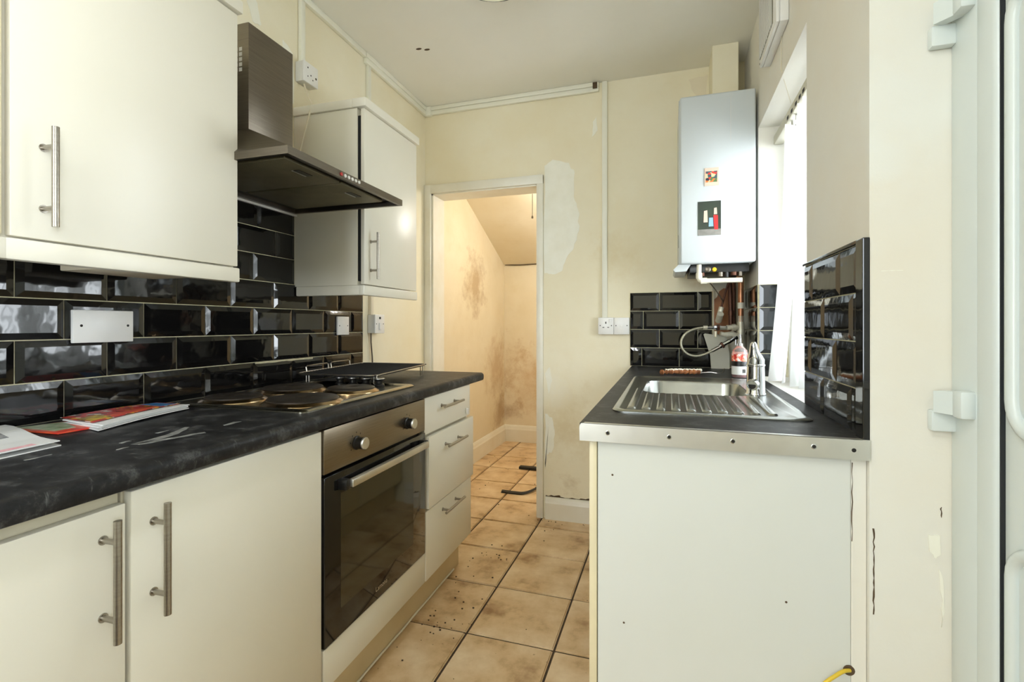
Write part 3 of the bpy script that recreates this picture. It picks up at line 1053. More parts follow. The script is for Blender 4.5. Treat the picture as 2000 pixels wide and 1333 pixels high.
# exposed red plaster edge by the chimney
bm = new()
patch('red_plaster_edge', wall_left, [(WL + .0003, 1.62, 2.045), (WL + .0003, 1.645, 2.05), (WL + .0003, 1.655, 1.95), (WL + .0003, 1.64, 1.82), (WL + .0003, 1.60, 1.80)], 'brick_red', (0.0012, 0, 0), 4, 0.005)
patch('plaster_patch', wall_left, [(WL + .0003, 1.60, 2.30), (WL + .0003, 1.655, 2.27), (WL + .0003, 1.665, 2.12), (WL + .0003, 1.655, 2.055), (WL + .0003, 1.60, 2.05)], 'plaster', (0.0012, 0, 0), 4, 0.006)
patch('plaster_patch', wall_left, [(WL + .0003, 1.42, 2.36), (WL + .0003, 1.445, 2.42), (WL + .0003, 1.47, 2.36), (WL + .0003, 1.49, 2.29), (WL + .0003, 1.45, 2.28)], 'plaster', (0.0012, 0, 0), 4, 0.004)
bm.free()

# ---- electrical fittings on the left wall


def plate_screw(parent, p, axis, r=0.003, mat='hole'):
    p = Vector(p); a = Vector(axis)
    obj('screw', lathe(new(), [(r, 0), (r * .8, 0.0008), (0, 0.0008)], p, 12, a), mat, parent, True)


t = thing('socket_box', (WL, 1.715, 2.165), 'white surface-mounted socket box high on the wall beside the cooker hood', 'socket')
LEFT.append(t)
bx('back_box', 'grey_plate', t, WL + .0005, WL + 0.036, 1.672, 1.758, 2.163, 2.247, 0.003)
fp = bx('face_plate', 'white', t, WL + 0.036, WL + 0.045, 1.671, 1.759, 2.162, 2.248, 0.003)
for y, z, r in ((1.695, 2.226, .0035), (1.695, 2.19, .0028), (1.713, 2.20, .003), (1.725, 2.185, .003), (1.745, 2.20, .005)):
    plate_screw(fp, (WL + 0.045, y, z), (1, 0, 0), r)
bm = tube(new(), [(WL + .02, 1.70, 2.164), (WL + .05, 1.69, 2.10), (WL + .09, 1.665, 2.056), (WL + .085, 1.652, 2.00), (WL + .055, 1.650, 1.90), (WL + .03, 1.645, 1.80), (WL + .02, 1.62, 1.72)], 0.0035, 8)
LEFT.append(tag(obj('hood_flex', bm, 'cable', None, True), 'thin cream flex hanging from the high socket box to the cooker hood', 'cable'))

t = thing('blank_plate', (WL, 0.93, 1.105), 'wide blank white double plate on the black tiles above the leaflets', 'plate')
LEFT.append(t)
p = bx('face_plate', 'white', t, WL + .0095, WL + 0.020, 0.853, 1.003, 1.103, 1.189, 0.002)
for y in (0.872, 0.988):
    plate_screw(p, (WL + 0.020, y, 1.148), (1, 0, 0), 0.0035)
t = thing('light_switch', (WL, 1.975, 1.105), 'small white single plate on the black tiles beside the far wall cabinet', 'switch')
LEFT.append(t)
p = bx('face_plate', 'white', t, WL + .0095, WL + 0.019, 1.93, 2.016, 1.103, 1.189, 0.002)
plate_screw(p, (WL + 0.019, 1.942, 1.146), (1, 0, 0), 0.003)
plate_screw(p, (WL + 0.019, 2.004, 1.146), (1, 0, 0), 0.003)
t = thing('fused_spur', (WL, 2.245, 1.108), 'white surface box with a rocker switch below the small wall cabinet', 'switch')
LEFT.append(t)
bx('back_box', 'grey_plate', t, WL + .0005, WL + 0.038, 2.198, 2.286, 1.107, 1.203, 0.003)
p = bx('face_plate', 'white', t, WL + 0.038, WL + 0.047, 2.197, 2.287, 1.106, 1.204, 0.003)
bx('rocker', 'white', p, WL + 0.047, WL + 0.053, 2.232, 2.252, 1.125, 1.160, 0.002)
bx('neon', 'hole', p, WL + 0.0465, WL + 0.0476, 2.234, 2.25, 1.180, 1.192)
plate_screw(p, (WL + 0.047, 2.209, 1.155), (1, 0, 0))
plate_screw(p, (WL + 0.047, 2.275, 1.155), (1, 0, 0))
LEFT.append(tag(obj('switch_cable', tube(new(), [(WL + .012, 2.212, 1.108), (WL + .011, 2.214, 1.06), (WL + .012, 2.224, .98), (WL + .012, 2.228, .912)], 0.004, 8), 'cord', None, True), 'dark cable dropping from the rocker switch box to the worktop', 'cable'))
LEFT.append(tag(obj('switch_conduit', box(new(), WL + .0005, WL + .018, 2.205, 2.229, 1.204, 1.309, 0.002), 'cable', None, True), 'short cream trunking between the rocker switch box and the small wall cabinet', 'trunking'))

# trunking along the ceiling


def trunk(name, b, label, left=False):
    o = obj('cable_trunking', box(new(), *b, 0.003), 'trunk', None, True)
    tag(o, label, 'trunking', 'white cable trunking')
    if left:
        LEFT.append(o)
    return o


trunk('', (WL + .0005, WL + .020, 1.50, 2.16, ZT - .030, ZT - .001), 'cream trunking along the ceiling above the cooker hood', True)
a = trunk('', (WL + .0005, WL + .022, 2.162, 2.84, ZT - .026, ZT - .001), 'upper of two cream trunkings along the ceiling over the small wall cabinet', True)
trunk('', (WL + .0005, WL + .020, 2.162, 2.84, ZT - .056, ZT - .0275), 'lower of two cream trunkings along the left wall over the small wall cabinet', True)
trunk('', (WL + .0005, WL + .018, 1.688, 1.714, 2.249, ZT - .031), 'vertical cream trunking above the high socket box', True)
trunk('', (WL + .0005, WL + .018, 2.182, 2.208, 1.99, ZT - .057), 'vertical cream trunking running down behind the small wall cabinet', True)
trunk('', (WL - 0.006, -0.385, YB - .022, YB - .0005, ZT - .026, ZT - .001), 'upper of two cream trunkings along the top of the back wall')
trunk('', (WL - 0.006, -0.385, YB - .020, YB - .0005, ZT - .054, ZT - .0275), 'lower of two cream trunkings along the top of the back wall')
trunk('', (-0.366, -0.336, YB - .018, YB - .0005, 1.1915, ZT - .001), 'long vertical cream trunking down the back wall to the twin plates')
o = obj('trunking_corner_joint', box(new(), WL - .022, WL + .026, YB - .028, YB - .0005, ZT - .060, ZT - .0005, 0.004), 'trunk', None, True)
tag(o, 'small cream corner joint where the ceiling trunkings meet', 'trunking')
o = obj('broken_trunking_clip', box(new(), -0.418, -0.392, YB - .026, YB - .0225, ZT - .040, ZT - .004, 0.001), 'dirt', None)
tag(o, 'small dark broken clip on the end of the back wall trunking', 'clip')

# ---- papers on the left worktop


def sheet(bm, corners, z, bend, th, nx=8, ny=6):
    a, b, c, d = [Vector((p[0], p[1], 0)) for p in corners]
    g = []
    for s in (0, 1):
        rows = []
        for i in range(nx + 1):
            row = []
            for j in range(ny + 1):
                f, h = i / nx, j / ny
                p = a.lerp(b, f).lerp(d.lerp(c, f), h)
                p.z = z + bend(f, h) + th * s
                row.append(bm.verts.new(p))
            rows.append(row)
        g.append(rows)
    for i in range(nx):
        for j in range(ny):
            t1 = g[1]
            bm.faces.new((t1[i][j], t1[i + 1][j], t1[i + 1][j + 1], t1[i][j + 1]))
            t0 = g[0]
            bm.faces.new((t0[i][j], t0[i][j + 1], t0[i + 1][j + 1], t0[i + 1][j]))
    edge = [(i, 0) for i in range(nx + 1)] + [(nx, j) for j in range(1, ny + 1)] + [(i, ny) for i in range(nx - 1, -1, -1)] + [(0, j) for j in range(ny - 1, 0, -1)]
    for k in range(len(edge)):
        p, q = edge[k], edge[(k + 1) % len(edge)]
        bm.faces.new((g[0][p[0]][p[1]], g[0][q[0]][q[1]], g[1][q[0]][q[1]], g[1][p[0]][p[1]]))
    return bm


PZ = WT + 0.0005
t = thing('leaflet_stack', (-1.32, 0.88, PZ), 'red and yellow printed leaflet folded over white pages beside the hob', 'leaflet')
LEFT.append(t)
bendA = lambda f, h: 0.003 * math.sin(f * 3.0) + 0.002 * h
bm = new()
pc = [(-1.395, 0.80), (-1.405, 1.045), (-1.300, 1.045), (-1.222, 0.765)]
for k in range(4):
    sheet(bm, [(p[0] + .004 * math.sin(k * 2 + i), p[1] + .005 * math.cos(k * 3 + i)) for i, p in enumerate(pc)], PZ + 0.0032 * k, bendA, 0.0022)
obj('pages', bm, 'paper', t)
bm = sheet(new(), [(-1.412, 0.80), (-1.415, 1.04), (-1.318, 1.035), (-1.262, 0.775)], PZ + 0.014, bendA, 0.0008)
cv = obj('cover', bm, 'leaflet', t)
q = lambda f0, f1, h0, h1, mat, nm: obj(nm, sheet(new(), [tuple(Vector((-1.412, .80)).lerp(Vector((-1.415, 1.04)), f).lerp(Vector((-1.262, .775)).lerp(Vector((-1.318, 1.035)), f), h)) for f, h in ((f0, h0), (f1, h0), (f1, h1), (f0, h1))], PZ + 0.0148, lambda f, h: bendA(f0 + (f1 - f0) * f, h0 + (h1 - h0) * h), 0.0003), mat, cv)
q(.78, .97, .08, .9, 'leaflet_blue', 'blue_banner')
q(.02, .22, .45, .9, 'leaflet_yellow', 'yellow_title')
q(.24, .74, .72, .95, 'leaflet_red', 'red_band')
t = thing('magazine', (-1.34, 0.75, PZ), 'flat colourful magazine with an orange edge under the near end of the leaflets', 'magazine')
LEFT.append(t)
mc = [(-1.43, 0.706), (-1.40, 0.83), (-1.27, 0.775), (-1.275, 0.715)]
bm = sheet(new(), mc, PZ, lambda f, h: 0.001, 0.0035)
obj('pages', bm, 'leaflet_red', t)
bm = sheet(new(), [(-1.425, .72), (-1.40, .80), (-1.30, .765), (-1.30, .725)], PZ + .0047, lambda f, h: 0.0, 0.0004)
obj('cover_picture', bm, 'leaflet_green', t)
t = thing('newspaper', (-1.24, 0.60, PZ), 'folded white newspaper sheet at the near left end of the worktop', 'newspaper')
LEFT.append(t)
nc = [(-1.42, 0.50), (-1.425, 0.705), (-1.155, 0.650), (-1.135, 0.46)]
bendN = lambda f, h: 0.006 * (1 - h) + 0.003 * math.sin(h * 7) + 0.004
bm = new()
for k in range(2):
    sheet(bm, [(p[0] + .003 * k, p[1] - .004 * k) for p in nc], PZ + 0.004 * k, bendN if k else (lambda f, h: 0.0), 0.002)
obj('pages', bm, 'paper', t)
NA, NB, NC, ND = [Vector(p) for p in nc]


def nq(f0, f1, h0, h1, mat, nm):
    pt = lambda f, h: tuple(NA.lerp(NB, f).lerp(ND.lerp(NC, f), h) + Vector((.003, -.004)))
    return obj(nm, sheet(new(), [pt(f0, h0), pt(f1, h0), pt(f1, h1), pt(f0, h1)], PZ + 0.0062, lambda f, h: bendN(0, h0 + (h1 - h0) * h), 0.0004), mat, t)


nq(.45, .80, .35, .52, 'ink', 'headline_print')
nq(.05, .80, .90, .98, 'pink', 'pink_print')

# ================================================================== CEILING
t = thing('ceiling_light', (-0.655, 1.80, ZT), 'round glass flush ceiling light with a dark rim at the top edge', 'light')
lx, ly, lr = -0.655, 1.80, 0.155
obj('rim', lathe(new(), [(lr, -0.001), (lr + .004, -0.02), (lr + .002, -0.034), (lr - .006, -0.038), (lr - .012, -0.034), (lr - .012, -0.001)], (lx, ly, ZT), 48), 'hole', t, True)
obj('glass_dome', lathe(new(), [(lr - .013, -0.030)] + [((lr - .013) * math.cos(math.radians(a)), -0.030 - 0.05 * math.sin(math.radians(a))) for a in range(10, 90, 10)] + [(0.0, -0.08)], (lx, ly, ZT), 48), 'lamp_glass', t, True)
t = thing('added_batten', (-0.48, -0.55, 2.48), 'added long white batten on the ceiling behind the viewer, giving fill light', 'light')  # unseen fitting, added as a fill light for the near half
bx('fill_tube_body', 'white', t, -0.52, -0.44, -1.15, 0.05, 2.515, ZT - .0005, 0.004)
em = NT('fill_tube_glow')
em.set((1, 1, 1, 1))
em.b.inputs['Emission Color'].default_value = (0.95, 0.98, 1.0, 1)
em.b.inputs['Emission Strength'].default_value = 8
obj('fill_tube', cyl(new(), (-0.48, -1.12, 2.498), (-0.48, 0.02, 2.498), 0.013, 16), em.m, t, True)
for x, y in ((-1.205, 2.222), (-1.168, 2.240)):
    bm = lathe(new(), [(0.016, 0), (0.013, -0.0012), (0.006, -0.0018), (0, -0.0018)], (0, 0, 0), 16)
    bmesh.ops.scale(bm, vec=(1, .55, 1), verts=bm.verts)
    bmesh.ops.translate(bm, vec=(x, y, ZT + .0002), verts=bm.verts)
    obj('scorch_mark', bm, 'dirt', ceiling, True)

# ================================================================== RIGHT SIDE
# sink cabinet
t = thing('sink_cabinet', (0.10, 1.95, 0), 'off-white sink base cabinet seen from its plain end panel', 'cabinet')
EY = 1.163
bm = new()
box(bm, -0.160, 0.352, EY, EY + 0.018, 0, 0.880, 0.001)
obj('end_panel', bm, 'panel', t)
bm = new()
box(bm, -0.158, 0.345, EY + 0.02, 1.30, 0.12, 0.878)
box(bm, -0.158, 0.345, 2.20, YB - 0.02, 0.12, 0.878)
box(bm, -0.158, 0.345, EY + .02, YB - 0.02, 0.12, 0.70)
obj('body', bm, 'carcass', t)
bx('door', 'cream_edge', t, -0.180, -0.162, EY - .002, EY + 0.595, 0.02, 0.878, 0.002)
bx('door', 'cream_edge', t, -0.180, -0.162, EY + 0.60, EY + 1.195, 0.14, 0.878, 0.002)
bx('door', 'cream_edge', t, -0.180, -0.162, EY + 1.20, YB - 0.022, 0.14, 0.878, 0.002)
bx('plinth', 'plinth', t, -0.130, -0.114, EY + 0.3, YB - 0.022, 0.0, 0.12)
for x, z in ((-0.126, 0.80), (0.235, 0.565), (-0.10, 0.46)):
    obj('screw_hole', lathe(new(), [(0.0025, 0), (0.002, 0.0005), (0, 0.0005)], (x, EY, z), 10, (0, -1, 0)), 'dirt', t)
o = obj('trim_2', box(new(), 0.3525, WR - 0.0005, EY - 0.001, EY + 0.02, 0, 0.880, 0.002), 'reveal', None)
struct(o)
for k in range(1):
    ribbon('crack', o, [(0.354 + random.uniform(-.001, .001), EY - 0.0013, 0.87 - .02 * q) for q in range(9)], 0.0009, 'dirt', (0, -.0004, 0))
obj('entry_hole', lathe(new(), [(0.011, 0), (0.010, .001), (0.006, .0012), (0, .0012)], (0.349, EY - .0005, 0.446), 16, (0, -1, 0)), 'dirt', t)
pts = [(0.350, EY - .002, 0.447), (0.336, EY - .012, 0.449), (0.318, EY - .022, 0.442), (0.298, EY - .026, 0.425), (0.283, EY - .026, 0.400), (0.268, EY - .022, 0.36), (0.255, EY - .016, 0.30)]


def smooth_path(pts, n=6):
    pts = [Vector(p) for p in pts]
    out = []
    for i in range(len(pts) - 1):
        p0, p1, p2, p3 = pts[max(i - 1, 0)], pts[i], pts[i + 1], pts[min(i + 2, len(pts) - 1)]
        for k in range(n):
            s = k / n
            out.append(0.5 * ((2 * p1) + (p2 - p0) * s + (2 * p0 - 5 * p1 + 4 * p2 - p3) * s * s + (3 * p1 - p0 - 3 * p2 + p3) * s ** 3))
    out.append(pts[-1])
    return out


t = thing('earth_wire', (0.30, EY - .02, 0.30), 'green and yellow earth wire coming out beside the sink cabinet end panel', 'wire')
sp = smooth_path(pts)
obj('sheath', tube(new(), sp, 0.0036, 10), 'earth_yellow', t, True)
obj('stripe', tube(new(), [p + Vector((-.0012, -.0005, -.0022)) for p in sp], 0.0023, 8), 'green', t, True)

# right worktop with a cut-out for the bowl
bm = new()
SX0, SX1, SY0, SY1 = -0.146, 0.330, 1.315, 2.235      # sink outer
BX0, BX1, BY0, BY1 = -0.085, 0.255, 1.705, 2.085      # bowl
wx0, wx1, wy0, wy1 = -0.200, WR - 0.0005, 1.147, YB - 0.0005
for a in ((wx0, wx1, wy0, BY0 - .01), (wx0, wx1, BY1 + .01, wy1), (wx0, BX0 - .01, BY0 - .01, BY1 + .01), (BX1 + .01, wx1, BY0 - .01, BY1 + .01)):
    box(bm, a[0], a[1], a[2], a[3], WTR - 0.038, WTR)
bmesh.ops.remove_doubles(bm, verts=bm.verts, dist=1e-5)
wtr = tag(obj('worktop', bm, 'worktop'), 'charcoal laminate worktop around the sink with a metal strip on its end', 'worktop')
bm = new()
loop = []
st = [(-0.200, 0.8795), (WR + .0005, 0.8795), (WR + .0005, 0.921), (-0.190, 0.921), (-0.197, 0.9195), (-0.2005, 0.913)]
prism(bm, [(x, 1.1445, z) for x, z in st], (0, 0.0025, 0))
box(bm, -0.19, WR - .013, 1.1445, 1.157, 0.9200, 0.9212)
es = obj('edge_strip', bm, 'strip_steel', wtr)
for x in (-0.135, 0.0, 0.13, 0.262, 0.352):
    if x < 0.3:
        plate_screw(es, (x + .02 if x > .2 else x, 1.1445, 0.901), (0, -1, 0), 0.0042, 'hole')
        obj('screw_rim', lathe(new(), [(0.0055, 0), (0.005, .0004), (0.0043, .0004)], (x + .02 if x > .2 else x, 1.1445, 0.901), 16, (0, -1, 0)), 'chrome', es, True)
plate_screw(es, (0.352, 1.1445, 0.899), (0, -1, 0), 0.0042, 'hole')

# sink
t = thing('sink', (0.09, 1.77, WTR), 'stainless steel inset sink with one bowl and a ribbed drainer', 'sink')
bm = new()
N = 6
z0 = WTR + 0.0002
outer = [rrect(SX0, SX1, SY0, SY1, 0.035, z0, N), rrect(SX0, SX1, SY0, SY1, 0.035, z0 + .003, N), rrect(SX0 + .008, SX1 - .008, SY0 + .008, SY1 - .008, 0.03, z0 + .007, N), rrect(SX0 + .020, SX1 - .020, SY0 + .020, SY1 - .020, 0.025, z0 + .006, N)]
loft(bm, outer, False, False)
# deck between rim and bowl / drainer
ix0, ix1, iy0, iy1 = SX0 + .020, SX1 - .020, SY0 + .020, SY1 - .020
rim_o = rrect(ix0, ix1, iy0, iy1, 0.025, z0 + .006, N)
dk = rrect(ix0 + .008, ix1 - .008, iy0 + .008, iy1 - .008, 0.02, z0 + .003, N)
loft(bm, [rim_o, dk], False, False)
bo = rrect(BX0, BX1, BY0, BY1, 0.06, z0 + .003, N)
vb = [bm.verts.new(p) for p in bo]
vd = [bm.verts.new(p) for p in dk]
n = len(vb)
for k in range(n):
    bm.faces.new((vd[k], vd[(k + 1) % n], vb[(k + 1) % n], vb[k]))
bmesh.ops.remove_doubles(bm, verts=bm.verts, dist=1e-5)
rim_ob = obj('rim_and_deck', bm, 'sink_steel', t, True)
bm = new()
loft(bm, [rrect(BX0, BX1, BY0, BY1, 0.06, z0 + .003, N), rrect(BX0 + .004, BX1 - .004, BY0 + .004, BY1 - .004, 0.058, z0 - .004, N), rrect(BX0 + .012, BX1 - .012, BY0 + .012, BY1 - .012, 0.052, z0 - .12, N),
          rrect(BX0 + .03, BX1 - .03, BY0 + .03, BY1 - .03, 0.04, z0 - .15, N), rrect(BX0 + .12, BX1 - .12, BY0 + .13, BY1 - .13, 0.03, z0 - .155, N)], False, True)
bowl = obj('bowl', bm, 'sink_steel', t, True)
obj('waste', lathe(new(), [(0.035, 0), (0.035, .003), (0.026, .003), (0.022, .001), (0, .001)], (0.085, 1.895, z0 - .155), 28), 'chrome', bowl, True)
for k in range(10):
    x = -0.098 + 0.0385 * k
    y1 = 1.690 if -0.08 < x < 0.25 else 1.80
    bm = new()
    prof = []
    y0 = 1.368
    # raised rib, flat-topped with rounded ends
    w = 0.0125
    loft(bm, [rrect(x - w, x + w, y0, y1, 0.010, z0 + .0024, 4), rrect(x - w + .003, x + w - .003, y0 + .004, y1 - .004, 0.008, z0 + .0062, 4), rrect(x - w + .006, x + w - .006, y0 + .008, y1 - .008, 0.005, z0 + .0072, 4)], False, True)
    obj('drainer_rib', bm, 'sink_steel', t, True)

# mixer tap
tx, ty = 0.268, 1.765
t = thing('mixer_tap', (tx, ty, WTR + .003), 'chrome single-lever mixer tap with a red dot on the sink', 'tap')
obj('body', lathe(new(), [(0.031, 0.004), (0.031, 0.008), (0.0285, 0.011), (0.0275, 0.05), (0.0265, 0.092), (0.0265, 0.096)], (tx, ty, WTR), 36), 'chrome', t, True)
obj('collar', lathe(new(), [(0.0262, 0.0955), (0.0285, 0.098), (0.0285, 0.101), (0.0262, 0.1035)], (tx, ty, WTR), 36), 'chrome', t, True)
bm = new()
loops = []
for z, r, dx, rx in ((0.103, .0262, 0, .0262), (0.118, .0262, .000, .026), (0.130, .024, -.003, .022), (0.142, .019, -.006, .016), (0.156, .016, -.008, .0125), (0.168, .0135, -.009, .0105), (0.175, .008, -.009, .006)):
    loops.append([(tx + dx + rx * math.cos(2 * math.pi * k / 28), ty + r * math.sin(2 * math.pi * k / 28) - (z - .103) * .25, WTR + z) for k in range(28)])
loft(bm, loops)
lev = obj('lever', bm, 'chrome', t, True)
obj('red_dot', lathe(new(), [(0.0035, 0), (0.003, .001), (0, .001)], (tx - .004, ty - 0.0268, WTR + .116), 16, (-.15, -1, 0)), 'red', lev, True)
d = Vector((-0.42, -0.9, 0)).normalized()
bm = tube(new(), [Vector((tx, ty, WTR + .04)) , Vector((tx, ty, WTR + .04)) + d * .024, Vector((tx, ty, WTR + .036)) + d * .036], [0.019, 0.018, 0.0165], 24)
sp_ = obj('spout', bm, 'chrome', t, True)
c0 = Vector((tx, ty, WTR + .036)) + d * .0362
obj('outlet', lathe(new(), [(0.0115, 0), (0.0105, .0008), (0, .0008)], c0, 20, d), 'hole', sp_)

# soap bottle
bxx, byy = 0.292, 2.33
t = thing('soap_bottle', (bxx, byy, WTR), 'clear bottle with red liquid and a red and black label behind the tap', 'bottle')
obj('bottle_body', lathe(new(), [(0.022, 0.0005), (0.031, 0.003), (0.033, 0.01), (0.033, 0.100), (0.029, 0.120), (0.018, 0.132), (0.012, 0.138), (0.012, 0.150), (0, 0.150)], (bxx, byy, WTR), 32), 'bottle', t, True)
obj('liquid', lathe(new(), [(0.020, 0.002), (0.029, 0.005), (0.0312, 0.012), (0.0312, 0.034), (0, 0.034)], (bxx, byy, WTR), 32), 'soap', t, True)
for z0_, z1_, m in ((0.074, 0.104, 'label_top'), (0.052, 0.074, 'black'), (0.016, 0.052, 'paper')):
    obj('label', lathe(new(), [(0.0333, z0_), (0.0337, z0_), (0.0337, z1_), (0.0333, z1_)], (bxx, byy, WTR), 32), m, t, True)
bm = new()
for k in range(5):
    a = math.radians(-78 + k * 5)
    c, s_ = bxx + .0338 * math.cos(a), byy + .0338 * math.sin(a)
    box(bm, c - .0008, c + .0008, s_ - .0008, s_ + .0008, WTR + .024, WTR + .040)
obj('barcode', bm, 'hole', t)
bm = lathe(new(), [(0.006, 0.150), (0.006, 0.172), (0.0045, 0.174), (0.0045, 0.19), (0, 0.19)], (bxx, byy, WTR), 16)
obj('pump_stem', bm, 'bottle', t, True)

# dish brush
t = thing('dish_brush', (0.05, 2.37, WTR), 'worn brush with rusty brown bristles lying behind the sink bowl', 'brush')
bp = smooth_path([(-0.040, 2.345, WTR + .014), (0.02, 2.365, WTR + .015), (0.08, 2.385, WTR + .015), (0.135, 2.405, WTR + .014)], 16)
obj('bristle_head', tube(new(), bp, [random.uniform(.005, .0125) * (0.55 if k in (0, len(bp) - 1) else 1) for k in range(len(bp))], 10), 'bristle', t, True)
obj('foam_strip', tube(new(), [p + Vector((.006, .010, .007)) for p in bp[6:]], [random.uniform(.005, .009) for p in bp[6:]], 8), 'pipe_white', t, True)
obj('wire_handle', tube(new(), smooth_path([(0.130, 2.405, WTR + .010), (0.18, 2.43, WTR + .012), (0.215, 2.45, WTR + .006), (0.24, 2.50, WTR + .008), (0.25, 2.53, WTR + .022)]), 0.0022, 8), 'steel', t, True)

# twin plates on the back wall
t = thing('wall_socket', (-0.342, YB, 1.095), 'white single socket plate at the foot of the vertical trunking', 'socket')
bx('back_box', 'grey_plate', t, -0.385, -0.300, YB - .022, YB - .0005, 1.097, 1.191, 0.002)
p = bx('face_plate', 'white', t, -0.386, -0.299, YB - .032, YB - .022, 1.096, 1.192, 0.003)
bx('pin_slot', 'hole', p, -0.3455, -0.3395, YB - .0326, YB - .0315, 1.156, 1.168)
for x in (-0.356, -0.329):
    bx('pin_slot', 'hole', p, x - .005, x + .005, YB - .0326, YB - .0315, 1.134, 1.138)
bx('rocker', 'white', p, -0.324, -0.310, YB - .036, YB - .032, 1.164, 1.182, 0.0015)
for x in (-0.374, -0.311):
    plate_screw(p, (x, YB - .032, 1.146), (0, -1, 0), .003)
t = thing('wall_switch', (-0.255, YB, 1.095), 'white switch plate between the single socket and the black tiles', 'switch')
bx('back_box', 'grey_plate', t, -0.297, -0.213, YB - .022, YB - .0005, 1.097, 1.190, 0.002)
p = bx('face_plate', 'white', t, -0.298, -0.2125, YB - .031, YB - .022, 1.096, 1.191, 0.003)
bx('rocker', 'white', p, -0.266, -0.246, YB - .035, YB - .031, 1.138, 1.152, 0.0015)
for x in (-0.286, -0.225):
    plate_screw(p, (x, YB - .031, 1.146), (0, -1, 0), .003)

# ---- boiler
BY, BXa, BXb, BZa, BZb = 2.42, 0.047, 0.369, 1.435, 2.21
t = thing('boiler', (0.21, 2.63, 1.42), 'white wall-hung boiler casing in the corner above the sink worktop', 'boiler')
bx('casing', 'boiler', t, BXa - .004, BXb - .004, BY + .02, YB - .0005, BZa, BZb - .004, 0.004)
fp = bx('front_cover', 'boiler', t, BXa, BXb, BY - .004, BY + .018, BZa - .002, BZb, 0.010, 3)
bx('cover_seam', 'grey_plate', fp, BXb - .105, BXb - .1035, BY - .0046, BY - .0040, 1.98, 2.18)
bm = prism(new(), [(BXa - .006, BY + .03, 1.434), (BXa + .05, BY + .03, 1.434), (BXa + .03, BY + .03, 1.402), (BXa - .02, BY + .03, 1.400), (BXa - .028, BY + .03, 1.41)], (0, .3, 0))
obj('bottom_bracket', bm, 'boiler', t)
bx('base_tray', 'black', t, BXa + .045, BXb - .02, BY + .052, YB - .06, 1.395, 1.434, 0.003)
obj('yellow_valve_cap', lathe(new(), [(0.010, 0), (0.010, .012), (0.007, .016), (0, .016)], (0.200, BY + .052, 1.408), 16, (0, -1, 0)), 'yellow', t, True)
obj('pressure_gauge', lathe(new(), [(0.013, 0), (0.013, .010), (0.010, .012), (0, .012)], (0.172, BY + .052, 1.410), 20, (0, -1, 0)), 'dark_steel', t, True)
obj('flue_elbow', lathe(new(), [(0.062, 0), (0.062, .022), (0.056, .040), (0.045, .052), (0.03, .058), (0, .060)], (0.265, BY + .16, BZb - .006), 28), 'boiler', t, True)
bx('side_catch', 'hole', t, BXa - .0055, BXa - .004, BY + .07, BY + .08, 1.52, 1.58)
for k, (x, r, m) in enumerate(((0.150, .010, 'old_copper'), (0.228, .012, 'dark_steel'), (0.255, .009, 'black'), (0.285, .014, 'old_copper'), (0.312, .011, 'dark_steel'))):
    obj('valve_stub', cyl(new(), (x, BY + .062, 1.380 - .004 * (k % 3)), (x, BY + .062, 1.396), r, 12), m, t, True)
# flue boxing
o = struct(obj('trim_3', box(new(), 0.205, 0.325, 2.64, YB - .0005, 2.24, ZT - .0005, 0.003), 'wall'), 'plastered boxing around the flue above the boiler')
# pictures on the boiler
t = thing('fridge_magnet', (0.184, BY - .006, 1.79), 'small square colourful magnet on the upper part of the boiler', 'magnet')
bm = new()
box(bm, 0.154, 0.216, BY - .007, BY - .0042, 1.786, 1.868, 0.001)
obj('magnet_base', bm, 'photo_skin', t)
bx('picture', 'magnet_pic', t, 0.159, 0.208, BY - .0075, BY - .0070, 1.802, 1.852)
t = thing('photo_print', (0.174, BY - .006, 1.56), 'dark photo print with red and pale blue shapes stuck on the boiler below the magnet', 'photo')
bx('print', 'photo_dark', t, 0.125, 0.224, BY - .0052, BY - .0042, 1.560, 1.716)
bx('printed_ground', 'photo_floor', t, 0.1255, 0.2235, BY - .0056, BY - .0052, 1.5605, 1.588)


def pshape(nm, mat, pts):
    obj(nm, prism(new(), [(x, BY - .0057, z) for x, z in pts], (0, -.0004, 0)), mat, t)


pshape('printed_shape', 'photo_blue', [(.172, 1.60), (.192, 1.60), (.190, 1.640), (.174, 1.640)])
pshape('printed_shape', 'photo_red', [(.196, 1.585), (.212, 1.585), (.211, 1.650), (.192, 1.652)])
pshape('printed_shape', 'photo_skin', [(.150, 1.62), (.168, 1.62), (.166, 1.675), (.152, 1.672)])
pshape('printed_shape', 'photo_skin', [(.194, 1.655), (.208, 1.655), (.206, 1.685), (.195, 1.683)])

# ---- pipes below the boiler
PYY = 2.458
t = thing('waste_pipe', (0.22, PYY, 1.34), 'white plastic waste pipe bending right under the boiler', 'pipe')
bm = tube(new(), smooth_path([(0.133, PYY, 1.432), (0.133, PYY, 1.41), (0.133, PYY, 1.372), (0.137, PYY, 1.360), (0.150, PYY, 1.356), (0.19, PYY, 1.356), (0.318, PYY, 1.356)]), 0.0112, 16)
obj('pipe_run', bm, 'pipe_white', t, True)
obj('elbow_socket', cyl(new(), (0.133, PYY, 1.366), (0.133, PYY, 1.392), 0.0142, 18), 'pipe_white', t, True)
obj('elbow_socket', cyl(new(), (0.140, PYY, 1.356), (0.168, PYY, 1.356), 0.0142, 18), 'pipe_white', t, True)


def pipe(pts, r, mat, label, name='copper_pipe', cat='pipe', fit=()):
    t = thing(name, pts[-1], label, cat)
    obj('pipe_run', tube(new(), smooth_path(pts, 4), r, 14), mat, t, True)
    for a, b, rr_, m in fit:
        obj('fitting', cyl(new(), a, b, rr_, 16), m, t, True)
    return t


